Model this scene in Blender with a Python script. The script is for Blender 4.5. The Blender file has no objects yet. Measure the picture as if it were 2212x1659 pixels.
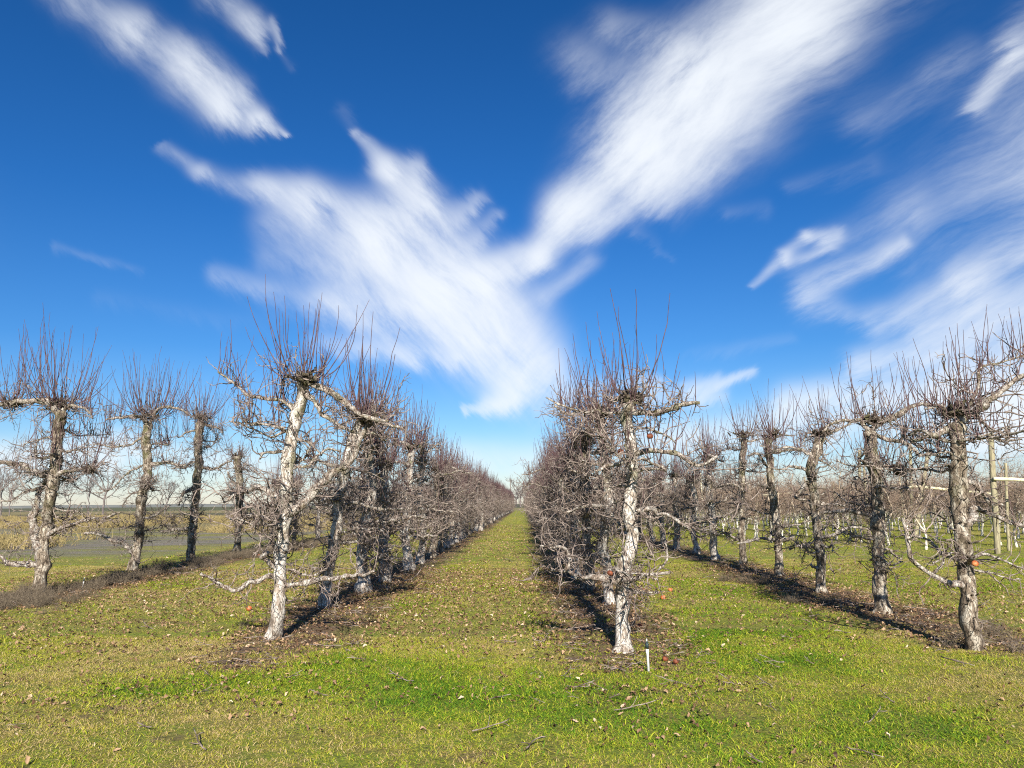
import bpy, math, random
import numpy as np
from mathutils import Vector, Matrix, Euler

rng = np.random.default_rng(11)
random.seed(5)
SC = bpy.context.scene
COL = SC.collection
R = math.radians

# ------------------------------------------------------------------ camera
H = 1.6
cam_d = bpy.data.cameras.new('camera'); cam = bpy.data.objects.new('camera', cam_d); COL.objects.link(cam)
cam_d.sensor_width = 36; cam_d.lens = 36*770/1024; cam_d.clip_end = 9000; cam_d.clip_start = 0.05
CAMROT = (Euler((R(90+8.85), 0, R(0.83))).to_matrix() @ Matrix.Rotation(R(-0.5), 3, 'Z'))
cam.location = (0, 0, H); cam.rotation_euler = CAMROT.to_euler()
SC.camera = cam
def pdir(px, py):                                   # reference pixel (2212 wide) -> direction
    return CAMROT @ Vector(((px-1106)/1663.3, -(py-829.5)/1663.3, -1))
def gnd(px, py):
    d = pdir(px, py); t = -H/d.z
    return d.x*t, d.y*t
def atY(px, py, Y):
    d = pdir(px, py); t = Y/d.y
    return np.array([d.x*t, Y, H+d.z*t])

# ------------------------------------------------------------------ noise / terrain
_tab = rng.random((256, 256))
def vnoise(x, y):
    x = np.asarray(x, float); y = np.asarray(y, float)
    xi = np.floor(x).astype(int); yi = np.floor(y).astype(int)
    fx = x-xi; fy = y-yi; fx = fx*fx*(3-2*fx); fy = fy*fy*(3-2*fy)
    a = _tab[xi & 255, yi & 255]; b = _tab[(xi+1) & 255, yi & 255]
    c = _tab[xi & 255, (yi+1) & 255]; d = _tab[(xi+1) & 255, (yi+1) & 255]
    return (a*(1-fx)+b*fx)*(1-fy)+(c*(1-fx)+d*fx)*fy
def fbm(x, y, o=3):
    s = 0; a = 1; t = 0
    for i in range(o):
        s = s+a*vnoise(x*2**i+17*i, y*2**i+31*i); t += a; a *= .5
    return s/t
ROWX = [-8.9, -2.95, 1.12, 5.25]
def rowdist(x):
    return np.min([np.abs(np.asarray(x)-(r)) for r in ROWX], axis=0)
def gz(x, y):
    x = np.asarray(x, float); y = np.asarray(y, float)
    near = np.exp(-(np.maximum(y-40, 0)/60)**2)*np.exp(-(np.maximum(np.abs(x)-25, 0)/25)**2)
    return (.10*(fbm(x*.35, y*.35, 2)-.5)+.05*(fbm(x*1.7+9, y*1.7, 3)-.5))*near

# ------------------------------------------------------------------ materials
def mat(name):
    m = bpy.data.materials.new(name); m.use_nodes = True
    nt = m.node_tree; b = nt.nodes['Principled BSDF']
    b.inputs['Specular IOR Level'].default_value = .25
    return m, nt, b
def N(nt, t, **kw):
    n = nt.nodes.new(t)
    for k, v in kw.items():
        if k.startswith('i_'):
            key = k[2:]; key = int(key) if key.isdigit() else key
            n.inputs[key].default_value = v
        else: setattr(n, k, v)
    return n
def ramp(nt, fac, stops, interp='LINEAR'):
    n = nt.nodes.new('ShaderNodeValToRGB'); n.color_ramp.interpolation = interp
    e = n.color_ramp.elements
    e[0].position = stops[0][0]; e[0].color = (*stops[0][1], 1)
    e[1].position = stops[1][0]; e[1].color = (*stops[1][1], 1)
    for p, c in stops[2:]:
        q = e.new(p); q.color = (*c, 1)
    nt.links.new(fac, n.inputs[0]); return n.outputs[0]
def mix(nt, f, a, b, typ='MIX'):
    n = nt.nodes.new('ShaderNodeMix'); n.data_type = 'RGBA'; n.blend_type = typ
    for s, v in ((n.inputs[0], f), (n.inputs[6], a), (n.inputs[7], b)):
        if isinstance(v, bpy.types.NodeSocket): nt.links.new(v, s)
        elif isinstance(v, (int, float)): s.default_value = v
        else: s.default_value = (*v, 1)
    return n.outputs[2]
def math_(nt, op, a, b=None, c=None, clamp=False):
    n = nt.nodes.new('ShaderNodeMath'); n.operation = op; n.use_clamp = clamp
    for i, v in enumerate((a, b, c)):
        if v is None: continue
        if isinstance(v, bpy.types.NodeSocket): nt.links.new(v, n.inputs[i])
        else: n.inputs[i].default_value = v
    return n.outputs[0]
def vmath(nt, op, a, b=None):
    n = nt.nodes.new('ShaderNodeVectorMath'); n.operation = op
    for i, v in enumerate((a, b)):
        if v is None: continue
        if isinstance(v, bpy.types.NodeSocket): nt.links.new(v, n.inputs[i])
        else: n.inputs[i].default_value = v
    return n.outputs[0]
def noise(nt, vec, scale, detail=4, rough=.55, dim='3D'):
    n = nt.nodes.new('ShaderNodeTexNoise'); n.noise_dimensions = dim
    n.inputs['Scale'].default_value = scale; n.inputs['Detail'].default_value = detail; n.inputs['Roughness'].default_value = rough
    if vec is not None: nt.links.new(vec, n.inputs['Vector'])
    return n.outputs['Fac']
def bump(nt, h, b, strength, dist):
    n = nt.nodes.new('ShaderNodeBump'); n.inputs['Strength'].default_value = strength; n.inputs['Distance'].default_value = dist
    nt.links.new(h, n.inputs['Height']); nt.links.new(n.outputs[0], b.inputs['Normal'])

def bark_material(name, pale, mid, dark, amount, scale=1.0, lichen=True):
    m, nt, b = mat(name)
    tc = nt.nodes.new('ShaderNodeTexCoord'); oi = nt.nodes.new('ShaderNodeObjectInfo')
    off = vmath(nt, 'SCALE', oi.outputs['Location'], None); 
    off.node.inputs['Scale'].default_value = .37
    p = vmath(nt, 'ADD', tc.outputs['Object'], off)
    st = vmath(nt, 'MULTIPLY', p, (1, 1, .45))
    n1 = noise(nt, st, 14*scale, 6, .65); n2 = noise(nt, p, 5*scale, 3)
    n3 = noise(nt, st, 55*scale, 4, .6)
    v = nt.nodes.new('ShaderNodeTexVoronoi'); v.feature = 'DISTANCE_TO_EDGE'; v.inputs['Scale'].default_value = 22*scale
    w = vmath(nt, 'ADD', st, None); nz = nt.nodes.new('ShaderNodeTexNoise'); nz.inputs['Scale'].default_value = 9*scale
    nt.links.new(st, nz.inputs['Vector'])
    sc = vmath(nt, 'SCALE', nz.outputs['Color']); sc.node.inputs['Scale'].default_value = .12
    nt.links.new(sc, w.node.inputs[1]); nt.links.new(w, v.inputs['Vector'])
    c = ramp(nt, n1, [(amount-.13, dark), (amount, mid), (amount+.09, pale), (.85, tuple(min(1, x*1.18) for x in pale))])
    c = mix(nt, ramp(nt, n3, [(.35, (0, 0, 0)), (.62, (1, 1, 1))]), mix(nt, .55, c, dark), c)
    cr = ramp(nt, v.outputs[0], [(0, (1, 1, 1)), (.05, (0, 0, 0))])
    c = mix(nt, math_(nt, 'MULTIPLY', cr, .75), c, tuple(x*.9 for x in dark))
    if lichen:
        g = nt.nodes.new('ShaderNodeSeparateXYZ'); nt.links.new(tc.outputs['Object'], g.inputs[0])
        hi = nt.nodes.new('ShaderNodeMapRange'); hi.inputs[1].default_value = .9; hi.inputs[2].default_value = 2.2
        nt.links.new(g.outputs[2], hi.inputs[0])
        lf = math_(nt, 'MULTIPLY', ramp(nt, n2, [(.5, (0, 0, 0)), (.66, (1, 1, 1))]), hi.outputs[0])
        c = mix(nt, math_(nt, 'MULTIPLY', lf, .75), c, (.11, .105, .045))
    nt.links.new(c, b.inputs['Base Color']); b.inputs['Roughness'].default_value = .9
    hgt = math_(nt, 'ADD', math_(nt, 'MULTIPLY', n1, 1.0), math_(nt, 'ADD', math_(nt, 'MULTIPLY', n3, .35), math_(nt, 'MULTIPLY', cr, -.5)))
    bump(nt, hgt, b, 1.0, .02)
    return m
M = {}
M['trunk'] = bark_material('apple_bark', (.60, .56, .50), (.38, .315, .255), (.12, .088, .062), .44)
M['mossy'] = bark_material('mossy_apple_bark', (.47, .42, .34), (.24, .19, .14), (.06, .044, .03), .49)
M['limb'] = bark_material('limb_bark', (.50, .455, .40), (.26, .20, .155), (.075, .052, .038), .45, 1.6)
M['burl'] = bark_material('burl_bark', (.20, .165, .13), (.105, .078, .056), (.03, .022, .016), .5, 2)
def simple_twig(name, a, bcol, sc=30):
    m, nt, b = mat(name)
    tc = nt.nodes.new('ShaderNodeTexCoord')
    n = noise(nt, tc.outputs['Object'], sc, 2)
    c = ramp(nt, n, [(.38, a), (.6, bcol)])
    nt.links.new(c, b.inputs['Base Color']); b.inputs['Roughness'].default_value = .8
    return m
M['twig'] = simple_twig('spur_twig_bark', (.082, .058, .049), (.285, .23, .195), 14)
M['shoot'] = simple_twig('water_shoot_bark', (.070, .038, .040), (.135, .082, .080), 9)
M['young_trunk'] = simple_twig('young_trunk_bark', (.50, .44, .32), (.80, .76, .64), 6)
m, nt, b = mat('whitewashed_young_trunk'); tc = nt.nodes.new('ShaderNodeTexCoord'); n1 = noise(nt, tc.outputs['Object'], 9, 3); sq = nt.nodes.new('ShaderNodeSeparateXYZ'); nt.links.new(tc.outputs['Object'], sq.inputs[0])
hb = nt.nodes.new('ShaderNodeMapRange'); hb.inputs[1].default_value = 1.0; hb.inputs[2].default_value = .75; nt.links.new(math_(nt, 'ADD', sq.outputs[2], math_(nt, 'MULTIPLY', math_(nt, 'SUBTRACT', n1, .5), .8)), hb.inputs[0])
nt.links.new(mix(nt, hb.outputs[0], ramp(nt, n1, [(.35, (.22, .16, .11)), (.65, (.42, .35, .26))]), ramp(nt, n1, [(.35, (.50, .45, .35)), (.6, (.72, .68, .58))])), b.inputs['Base Color']); b.inputs['Roughness'].default_value = .85; M['young_trunk'] = m
M['young_twig'] = simple_twig('young_twig_bark', (.15, .095, .07), (.32, .245, .185), 12)
M['bare_tree'] = simple_twig('bare_tree_bark', (.10, .085, .08), (.18, .155, .145), 1)
M['weed'] = simple_twig('dead_weed_stalk', (.07, .052, .035), (.22, .175, .12), 20)

# ------------------------------------------------------------------ mesh building
class MB:
    def __init__(s): s.V = []; s.F = []; s.n = 0; s.mi = []
    def add(s, v, f, mi=0):
        v = np.asarray(v, float).reshape(-1, 3); f = np.asarray(f)
        s.V.append(v); s.F.append(f+s.n); s.n += len(v); s.mi.append(np.full(len(f), mi))
    def build(s, name, mats, parent=None, smooth=True, link=True):
        me = bpy.data.meshes.new(name)
        V = np.concatenate(s.V)
        me.vertices.add(len(V)); me.vertices.foreach_set('co', V.ravel().astype(np.float32))
        lens = np.concatenate([np.full(len(f), f.shape[1]) for f in s.F])
        idx = np.concatenate([f.ravel() for f in s.F])
        me.loops.add(len(idx)); me.loops.foreach_set('vertex_index', idx.astype(np.int32))
        me.polygons.add(len(lens))
        st = np.concatenate([[0], np.cumsum(lens)[:-1]])
        me.polygons.foreach_set('loop_start', st.astype(np.int32)); me.polygons.foreach_set('loop_total', lens.astype(np.int32))
        mats = mats if isinstance(mats, (list, tuple)) else [mats]
        for m in mats: me.materials.append(m)
        me.polygons.foreach_set('material_index', np.concatenate(s.mi).astype(np.int32))
        me.polygons.foreach_set('use_smooth', np.full(len(lens), smooth))
        me.update(calc_edges=True)
        o = bpy.data.objects.new(name, me)
        if link: COL.objects.link(o)
        if parent is not None: o.parent = parent
        return o
def unit(a): return a/np.maximum(np.linalg.norm(a, axis=-1, keepdims=True), 1e-9)
def tubes(mb, P, Rr, k=3, mi=0, cap=True, wob=None):
    """P (B,N,3) centre lines, Rr (B,N) radii"""
    P = np.asarray(P, float); Rr = np.asarray(Rr, float)
    if P.ndim == 2: P = P[None]; Rr = Rr[None]
    B, n, _ = P.shape
    T = np.empty_like(P); T[:, 1:-1] = P[:, 2:]-P[:, :-2]; T[:, 0] = P[:, 1]-P[:, 0]; T[:, -1] = P[:, -1]-P[:, -2]
    T = unit(T)
    ref = np.where(np.abs(T[:, 0, 2:3]) > .8, np.array([[1., 0, 0]]), np.array([[0., 0, 1]]))
    U = np.empty_like(P)
    u = unit(np.cross(T[:, 0], ref)); U[:, 0] = u
    for i in range(1, n):
        u = unit(u-np.sum(u*T[:, i], -1, keepdims=True)*T[:, i]); U[:, i] = u
    W = np.cross(T, U)
    a = np.arange(k)*2*math.pi/k
    ca = np.cos(a)[None, None, :, None]; sa = np.sin(a)[None, None, :, None]
    rr = Rr[:, :, None, None]
    if wob is not None: rr = rr*wob
    V = P[:, :, None]+rr*(ca*U[:, :, None]+sa*W[:, :, None])
    bi = (np.arange(B)*n*k)[:, None, None]; ri = (np.arange(n-1)*k)[None, :, None]; j = np.arange(k)[None, None, :]; j2 = (j+1) % k
    F = np.stack([bi+ri+j, bi+ri+j2, bi+ri+k+j2, bi+ri+k+j], -1).reshape(-1, 4)
    mb.add(V.reshape(-1, 3), F, mi)
    if cap:
        base = mb.n-B*n*k
        for e in (n-1, 0):
            f = (np.arange(B)*n*k)[:, None]+e*k+(np.arange(k)[None] if e else np.arange(k)[::-1][None])
            if k > 2:
                mb.F.append(f+base); mb.mi.append(np.full(len(f), mi))
def crook(S, D, L, n, wander, up, g):
    """vectorised crooked polylines. S (B,3) start, D (B,3) direction, L (B,) length"""
    B = len(S); P = np.empty((B, n, 3)); P[:, 0] = S; d = unit(D); st = (np.asarray(L)/(n-1))[:, None]
    for i in range(1, n):
        d = unit(d+wander*g.normal(size=(B, 3))+np.array([0, 0, up]))
        P[:, i] = P[:, i-1]+d*st
    return P
def resample(pts, step, amp, g, octs=2):
    pts = np.asarray(pts, float)
    m = len(pts); out = []
    ext = np.vstack([2*pts[0]-pts[1], pts, 2*pts[-1]-pts[-2]])
    for i in range(m-1):
        p0, p1, p2, p3 = ext[i:i+4]; k = max(2, int(np.linalg.norm(p2-p1)/step))
        t = (np.arange(k)/k)[:, None]
        out.append(.5*((2*p1)+(-p0+p2)*t+(2*p0-5*p1+4*p2-p3)*t*t+(-p0+3*p1-3*p2+p3)*t**3))
    out.append(pts[-1:]); q = np.vstack(out); n = len(q)
    for o in range(octs):
        kn = max(3, int(n*step/(.28/2**o))+2)
        kk = g.normal(size=(kn, 3))*amp/2**o; x = np.linspace(0, kn-1.001, n)
        i0 = x.astype(int); f = (x-i0)[:, None]; f = f*f*(3-2*f)
        w = kk[i0]*(1-f)+kk[i0+1]*f
        w[0] = 0; q = q+w*np.minimum(1, np.arange(n)/3)[:, None]
    return q
def wobble(n, k, g, amp, lumps, lamp):
    w = 1+amp*g.normal(size=(n, k))
    w = (w+np.roll(w, 1, 1)+np.roll(w, -1, 1))/3
    w[1:-1] = (w[:-2]+w[1:-1]*2+w[2:])/4
    ii = np.arange(n)[:, None]; jj = np.arange(k)[None]
    for _ in range(lumps):
        ci = g.uniform(0, n); cj = g.uniform(0, k); dj = np.abs(jj-cj); dj = np.minimum(dj, k-dj)
        w = w+lamp*g.uniform(.4, 1.2)*np.exp(-((ii-ci)/g.uniform(.9, 2.2))**2-(dj/(k*.1))**2)
    return w[None, :, :, None]

# ------------------------------------------------------------------ tagging
def tag(o, label=None, cat=None, group=None, kind=None):
    if label: o['label'] = label
    if cat: o['category'] = cat
    if group: o['group'] = group
    if kind: o['kind'] = kind
    return o
def empty(name, loc, rz=0):
    o = bpy.data.objects.new(name, None); COL.objects.link(o); o.location = loc; o.rotation_euler = (0, 0, rz)
    o.empty_display_size = .2
    return o

# ------------------------------------------------------------------ old apple trees
class Tree:
    """collects a tree in local coordinates (base at origin)"""
    def __init__(s, seed): s.g = np.random.default_rng(seed); s.limbs = []; s.trunk = None; s.heads = []
    def set_trunk(s, pts, r0, r1):
        q = resample(pts, .04, .010, s.g, 2); n = len(q); t = np.linspace(0, 1, n)
        r0 *= .93; r1 *= .93; r = r0+(r1-r0)*t; r = r*(1+.40*np.exp(-(t*np.linalg.norm(q[-1]-q[0]))/.13)); r[-3:] *= [1.12, 1.12, .75]
        q[0, 2] = -.06
        s.trunk = (q, r)
    def limb(s, pts, r0, r1=None, amp=.02):
        q = resample(pts, .035, amp, s.g, 3); n = len(q); r1 = r1 or r0*.38
        r = np.linspace(r0, r1, n)*(1+.12*s.g.normal(size=n))
        s.limbs.append((q, r))
    def head(s, p, rx, rz): s.heads.append((np.asarray(p, float), rx, rz))
    def make(s, spur=1.0, whips=1.0, whipL=(.45, 1.15), twigscale=1.0, lod=0):
        g = s.g; tr = MB(); q, r = s.trunk; kt = 16 if lod == 0 else 7
        if lod: q = q[::3]; r = r[::3]
        wb = wobble(len(q), kt, g, .09, int(len(q)*.9), .25); zz0 = (q[:, 2]-q[0, 2])[:, None]; th_ = np.arange(kt)[None]*2*math.pi/kt
        wb = wb+(.34*np.exp(-zz0/.10)*np.cos(4*th_+g.uniform(0, 6))*(1+.5*np.cos(th_+g.uniform(0, 6)))+.07*np.cos(3*th_+zz0*2+g.uniform(0, 6)))[None, :, :, None]
        tubes(tr, q, r, kt, 0, True, wb)
        limbs = []
        for (lq, lr) in s.limbs:
            m = MB()
            if lod: lq = lq[::2]; lr = lr[::2]
            k = 9 if lod == 0 else 5
            tubes(m, lq, np.maximum(lr, .006), k, 0, True, wobble(len(lq), k, g, .12, int(len(lq)*.5), .45))
            limbs.append(m)
        # burls: stubby crooked knobs around heads
        bus = []
        for (p, rx, rz) in s.heads:
            bu = MB(); bus.append(bu); nb = int(46 if lod == 0 else 14)
            S = p+g.normal(size=(nb, 3))*[rx*.42, rx*.42, rz*.35]
            D = g.normal(size=(nb, 3))*[1, 1, .6]+[0, 0, .25]
            P = crook(S, D, g.uniform(.05, .16, nb), 5, .5, .05, g)
            tubes(bu, P, np.linspace(1, .55, 5)[None]*g.uniform(.012, .03, nb)[:, None], 6 if lod == 0 else 4)
        # knots on trunk and limbs
        nk = 40 if lod == 0 else 8
        ti = g.integers(int(len(q)*.2), len(q)-1, nk); a = g.uniform(0, 6.28, nk)
        D = np.stack([np.cos(a), np.sin(a), g.uniform(-.2, .5, nk)], -1)
        P = crook(q[ti]+D*(r[ti]*.75)[:, None], D, g.uniform(.03, .09, nk), 4, .4, 0, g)
        tubes(tr, P, np.linspace(1, .6, 4)[None]*g.uniform(.009, .022, nk)[:, None], 5, 1)
        # spur twigs
        src = []; srd = []; 
        for (lq, lr) in s.limbs:
            d = unit(np.gradient(lq, axis=0)); L = np.linalg.norm(np.diff(lq, axis=0), axis=1).sum()
            n = int(L*30*spur); ii = np.clip((g.uniform(.06, 1, n)**.85*(len(lq)-1)).astype(int), 0, len(lq)-1)
            rd = unit(g.normal(size=(n, 3))); rd = unit(rd-np.sum(rd*d[ii], -1, keepdims=True)*d[ii]*.6)
            src.append(lq[ii]+rd*lr[ii][:, None]*.7); srd.append(rd+d[ii]*.35)
        n = int(85*spur); ti = g.integers(int(len(q)*.16), len(q), n); a = g.uniform(0, 6.28, n)
        D = np.stack([np.cos(a)*.8, np.sin(a)*1.2, g.uniform(-.4, .6, n)], -1)
        src.append(q[ti]+unit(D)*(r[ti]*.8)[:, None]); srd.append(D)
        for (p, rx, rz) in s.heads:
            n = int(70*spur); D = unit(g.normal(size=(n, 3))); D[:, 2] = np.where(D[:, 2] < 0, D[:, 2]*.7, D[:, 2])
            src.append(p+D*[rx*.4, rx*.4, rz*.4]); srd.append(D)
        S = np.vstack(src); D = np.vstack(srd)
        bn = int(70*spur*(1 if lod == 0 else .7)); bi = g.integers(0, len(S), bn)
        BP = crook(S[bi], D[bi]*[1, 1.15, .6], g.uniform(.28, .85, bn), 11, .30, .02, g)
        brr = g.uniform(.0055, .0095, bn)[:, None]*np.linspace(1, .45, 11)[None]*(1 if lod == 0 else 1.3)
        n2 = bn*7; b1 = g.integers(0, bn, n2); b2 = g.integers(1, 11, n2)
        S = np.vstack([S, BP[b1, b2]]); D = np.vstack([D, unit(BP[b1, b2]-BP[b1, b2-1])*.6+.8*unit(g.normal(size=(n2, 3)))])
        if lod: keep = g.random(len(S)) < .6; S = S[keep]; D = D[keep]
        tw = MB(); fat = (1.0 if lod == 0 else 1.6)
        tubes(tw, BP, brr*twigscale, 5 if lod == 0 else 3, 0, False)
        NP = 7 if lod == 0 else 4
        L = g.gamma(2.2, .085, len(S)).clip(.05, .6)
        P = crook(S, D, L, NP, .33, .05, g)
        r0 = (.0036+.0078*L)*g.uniform(.8, 1.5, len(S))*fat*twigscale
        tubes(tw, P, r0[:, None]*np.linspace(1, .45, NP)[None], 4 if lod == 0 else 3, 0, False)
        nc = int(len(S)*(1.5 if lod == 0 else 1.1)); pi = g.integers(0, len(S), nc); pj = g.integers(1, NP, nc)
        S2 = P[pi, pj]; D2 = unit(P[pi, pj]-P[pi, pj-1])+.9*g.normal(size=(nc, 3))
        L2 = g.gamma(2, .05, nc).clip(.03, .34)
        N2 = 5 if lod == 0 else 3
        P2 = crook(S2, D2, L2, N2, .3, .07, g)
        tubes(tw, P2, (g.uniform(.0022, .0042, nc)*fat*twigscale)[:, None]*np.linspace(1, .5, N2)[None], 3, 0, False)
        # water shoots
        wh = MB(); ws = []; wd = []; wl = []
        for (p, rx, rz) in s.heads:
            n = int(23*whips*(rx/.16)); a = g.uniform(0, 6.28, n); o = g.uniform(.05, 1, n)**.7
            ws.append(p+np.stack([np.cos(a)*rx*1.5*o, np.sin(a)*rx*1.9*o, rz*.25*np.ones(n)], -1))
            wd.append(np.stack([np.cos(a)*o*.95+.2*g.normal(size=n), np.sin(a)*o*.95+.2*g.normal(size=n), g.uniform(.25, 1.2, n)], -1)); wl.append((whipL[0]+(whipL[1]*1.22-whipL[0])*g.beta(1.5, 1.7, n))*(1-.12*o))
        top = q[-1, 2]
        for (lq, lr) in s.limbs:
            zz = lq[:, 2].mean(); n = int(len(lq)*.035*17*whips*max(0, (zz/top-.62))/.38*1.0)+ (1 if zz > .5*top else 0)
            if n:
                ii = g.integers(int(len(lq)*.15), len(lq), n)
                ws.append(lq[ii]); wd.append(np.stack([g.normal(size=n)*.35, g.normal(size=n)*.35, np.ones(n)], -1)); wl.append(g.uniform(whipL[0]*.6, whipL[1]*1.05, n)*(1-.55*(ii/len(lq))**2))
        if ws:
            S = np.vstack(ws); D = np.vstack(wd); L = np.concatenate(wl)
            NW = 8 if lod == 0 else 5
            P = crook(S, D, L, NW, .075, .22*7/(NW-1), g)
            tubes(wh, P, ((.0040+.0030*L)*fat)[:, None]*np.linspace(1, .34, NW)[None], 4 if lod == 0 else 3, 0, False)
            # small side shoots
            nc = int(len(S)*.7); pi = g.integers(0, len(S), nc); pj = g.integers(1, max(2, NW-3), nc)
            D2 = unit(P[pi, pj]-P[pi, pj-1])+.6*g.normal(size=(nc, 3))
            P2 = crook(P[pi, pj], D2, g.uniform(.05, .22, nc), 4, .15, .1, g)
            tubes(wh, P2, (g.uniform(.002, .0032, nc)*fat)[:, None]*np.linspace(1, .5, 4)[None], 3, 0, False)
        return tr, limbs, bus, tw, wh

def build_parts(t, root, bark='trunk', **kw):
    tr, limbs, bus, tw, wh = t.make(**kw)
    tr.build('trunk', [M[bark], M['burl']], root)
    for m in limbs: m.build('limb', M['limb'], root)
    [bu.build('pruned_head', M['burl'], root) for bu in bus]
    tw.build('spur_twigs', M['twig'], root)
    wh.build('water_shoots', M['shoot'], root)

# template (row) trees, local frame: row runs along Y
def template(seed, end=False):
    t = Tree(seed); g = t.g
    ht = g.uniform(2.25, 2.7); lean = g.normal(size=2)*[.06, .10]
    bend = g.normal(size=(4, 2))*.045
    pts = [(bend[i, 0]*(i > 0)+lean[0]*z/ht, bend[i, 1]*(i > 0)+lean[1]*z/ht, z) for i, z in enumerate(np.linspace(0, ht, 4))]
    t.set_trunk(pts, g.uniform(.085, .105), g.uniform(.06, .075))
    tq = t.trunk[0]
    def at(z): return tq[np.argmin(np.abs(tq[:, 2]-z))]
    for sgn in (-1, 1):                               # top arms along the row
        L = g.uniform(.6, 1.15); p = at(ht-.05)
        t.limb([p, p+[g.normal()*.08, sgn*L*.4, g.uniform(-.04, .12)], p+[g.normal()*.2, sgn*L*.75, g.uniform(-.1, .14)], p+[g.normal()*.3, sgn*L, g.uniform(-.15, .2)]], .036, .016)
    n = int(g.integers(6, 9))
    for i in range(n):
        z = .55+(ht-.85)*(i+.5)/n+g.normal()*.08; sgn = 1 if (i+seed) % 2 else -1; p = at(z)
        L = g.uniform(.6, 1.25); sx = g.normal()*.42
        t.limb([p, p+[sx*L*.3, sgn*L*.35, g.uniform(-.05, .14)], p+[sx*L*.75, sgn*L*.65, g.uniform(-.05, .22)], p+[sx*L+g.normal()*.1, sgn*L*.95, g.uniform(-.1, .3)]], g.uniform(.022, .042), .012, .03)
    for sgn in (-1, 1):                               # arms reaching into the alleys
        for _ in range(2):
            z = g.uniform(.45, ht*.8); p = at(z); L = g.uniform(.45, .85)
            t.limb([p, p+[sgn*L*.5, g.normal()*.15, g.uniform(-.12, .1)], p+[sgn*L, g.normal()*.3, g.uniform(-.05, .25)]], g.uniform(.018, .032), .010, .035)
    t.head(tq[-1], g.uniform(.15, .2), .12)
    return t

TREE_GROUP = 'old pruned apple trees standing in rows'
# ---- the trees nearest the camera, one by one: trunk and limb courses in their own plane
def hero(label, base_px, trunk, limbs, heads, seed, zf, spur=1., whips=1., whipL=(.45, 1.15), depth=None):
    """zf: view px mapping; trunk = (points, width0, width1); limbs = [(points, width), ...]"""
    X, Y = gnd(*base_px)
    if depth: X, Y = X*depth/Y, depth
    z0 = float(gz(X, Y)); root = empty('apple_tree', (X, Y, z0))
    t = Tree(seed); g = t.g; w2m = Y/1663.3*zf[0]
    def P(p, y=0.): return atY(zf[0]*p[0]+zf[1], zf[0]*p[1]+zf[2], Y+y)-np.array([X, Y, z0])
    tp = [P(p, .05*g.normal()*(i > 0)) for i, p in enumerate(trunk[0])]
    tp[0] = np.array([0, 0, -.03])
    t.set_trunk(tp, trunk[1]*w2m/2*.80, trunk[2]*w2m/2)
    for pts, w in limbs:
        yy = 0; pp = []; sl = g.normal()*.25
        for i, p in enumerate(pts):
            if i: yy += g.normal()*.06+sl*.12
            pp.append(P(p, yy))
        # snap start to the trunk centre
        q = t.trunk[0]; j = np.argmin(np.linalg.norm(q-pp[0], axis=1))
        if np.linalg.norm(q[j]-pp[0]) < .25: pp[0] = q[j]
        t.limb(pp, w*w2m/2*1.05, max(.007, w*w2m/2*.45))
    # shorter unnamed arms running back along the row
    q = t.trunk[0]
    for i in range(7):
        p = q[int(len(q)*g.uniform(.25, .95))]; sgn = 1 if i % 3 else -1; L = g.uniform(.4, 1.)
        t.limb([p, p+[g.normal()*.2, sgn*L*.5, g.uniform(-.1, .15)], p+[g.normal()*.35, sgn*L, g.uniform(-.1, .3)]], g.uniform(.014, .026), .008, .03)
    for (p, w) in heads: t.head(P(p), w*w2m/2, w*w2m/2*.6)
    build_parts(t, root, bark='mossy' if zf[1] in (0, 1536, 1810.4) else 'trunk', spur=spur, whips=whips, whipL=whipL)
    tag(root, label, 'apple tree', TREE_GROUP)
    return root

Z1 = (.463, 0, 603.5); Z2 = (.5456, 438.9, 521.2); Z4 = (.4962, 1097.2, 658.3); Z5 = (.43, 1536, 658.3); Z6 = (.4792, 1810.4, 658.3)
hero('tall forked apple tree with big knobbly top, nearest one left of the grass alley', (586, 1380),
     ([(270, 1560), (300, 1440), (300, 1300), (325, 1100), (335, 950), (345, 780), (380, 640), (398, 545)], 62, 44),
     [([(335, 1100), (420, 1020), (500, 940), (570, 880), (620, 800), (645, 735), (665, 700)], 34),
      ([(440, 550), (520, 610), (590, 660), (650, 700), (740, 715)], 26),
      ([(405, 610), (470, 680), (560, 740), (620, 760)], 20),
      ([(345, 665), (240, 625), (160, 590), (90, 540), (50, 520)], 14),
      ([(340, 745), (230, 760), (150, 720), (110, 700)], 9),
      ([(330, 830), (260, 830), (230, 860)], 14),
      ([(325, 1110), (260, 1000), (220, 965), (150, 990), (80, 1030)], 24),
      ([(320, 1130), (230, 1110), (160, 1110), (100, 1100)], 18),
      ([(305, 1290), (225, 1260), (250, 1220)], 24),
      ([(305, 1340), (200, 1340), (100, 1385), (40, 1350), (-20, 1310)], 22),
      ([(305, 1365), (400, 1355), (500, 1340), (610, 1325), (680, 1310)], 20),
      ([(310, 1310), (420, 1315), (490, 1290)], 10),
      ([(340, 900), (420, 880), (480, 830), (540, 840)], 12),
      ([(350, 760), (420, 790), (470, 850)], 12)],
     [((400, 545), 125), ((660, 700), 90)], 101, Z2, spur=.85, whips=1.05, whipL=(.4, 1.25))
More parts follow.
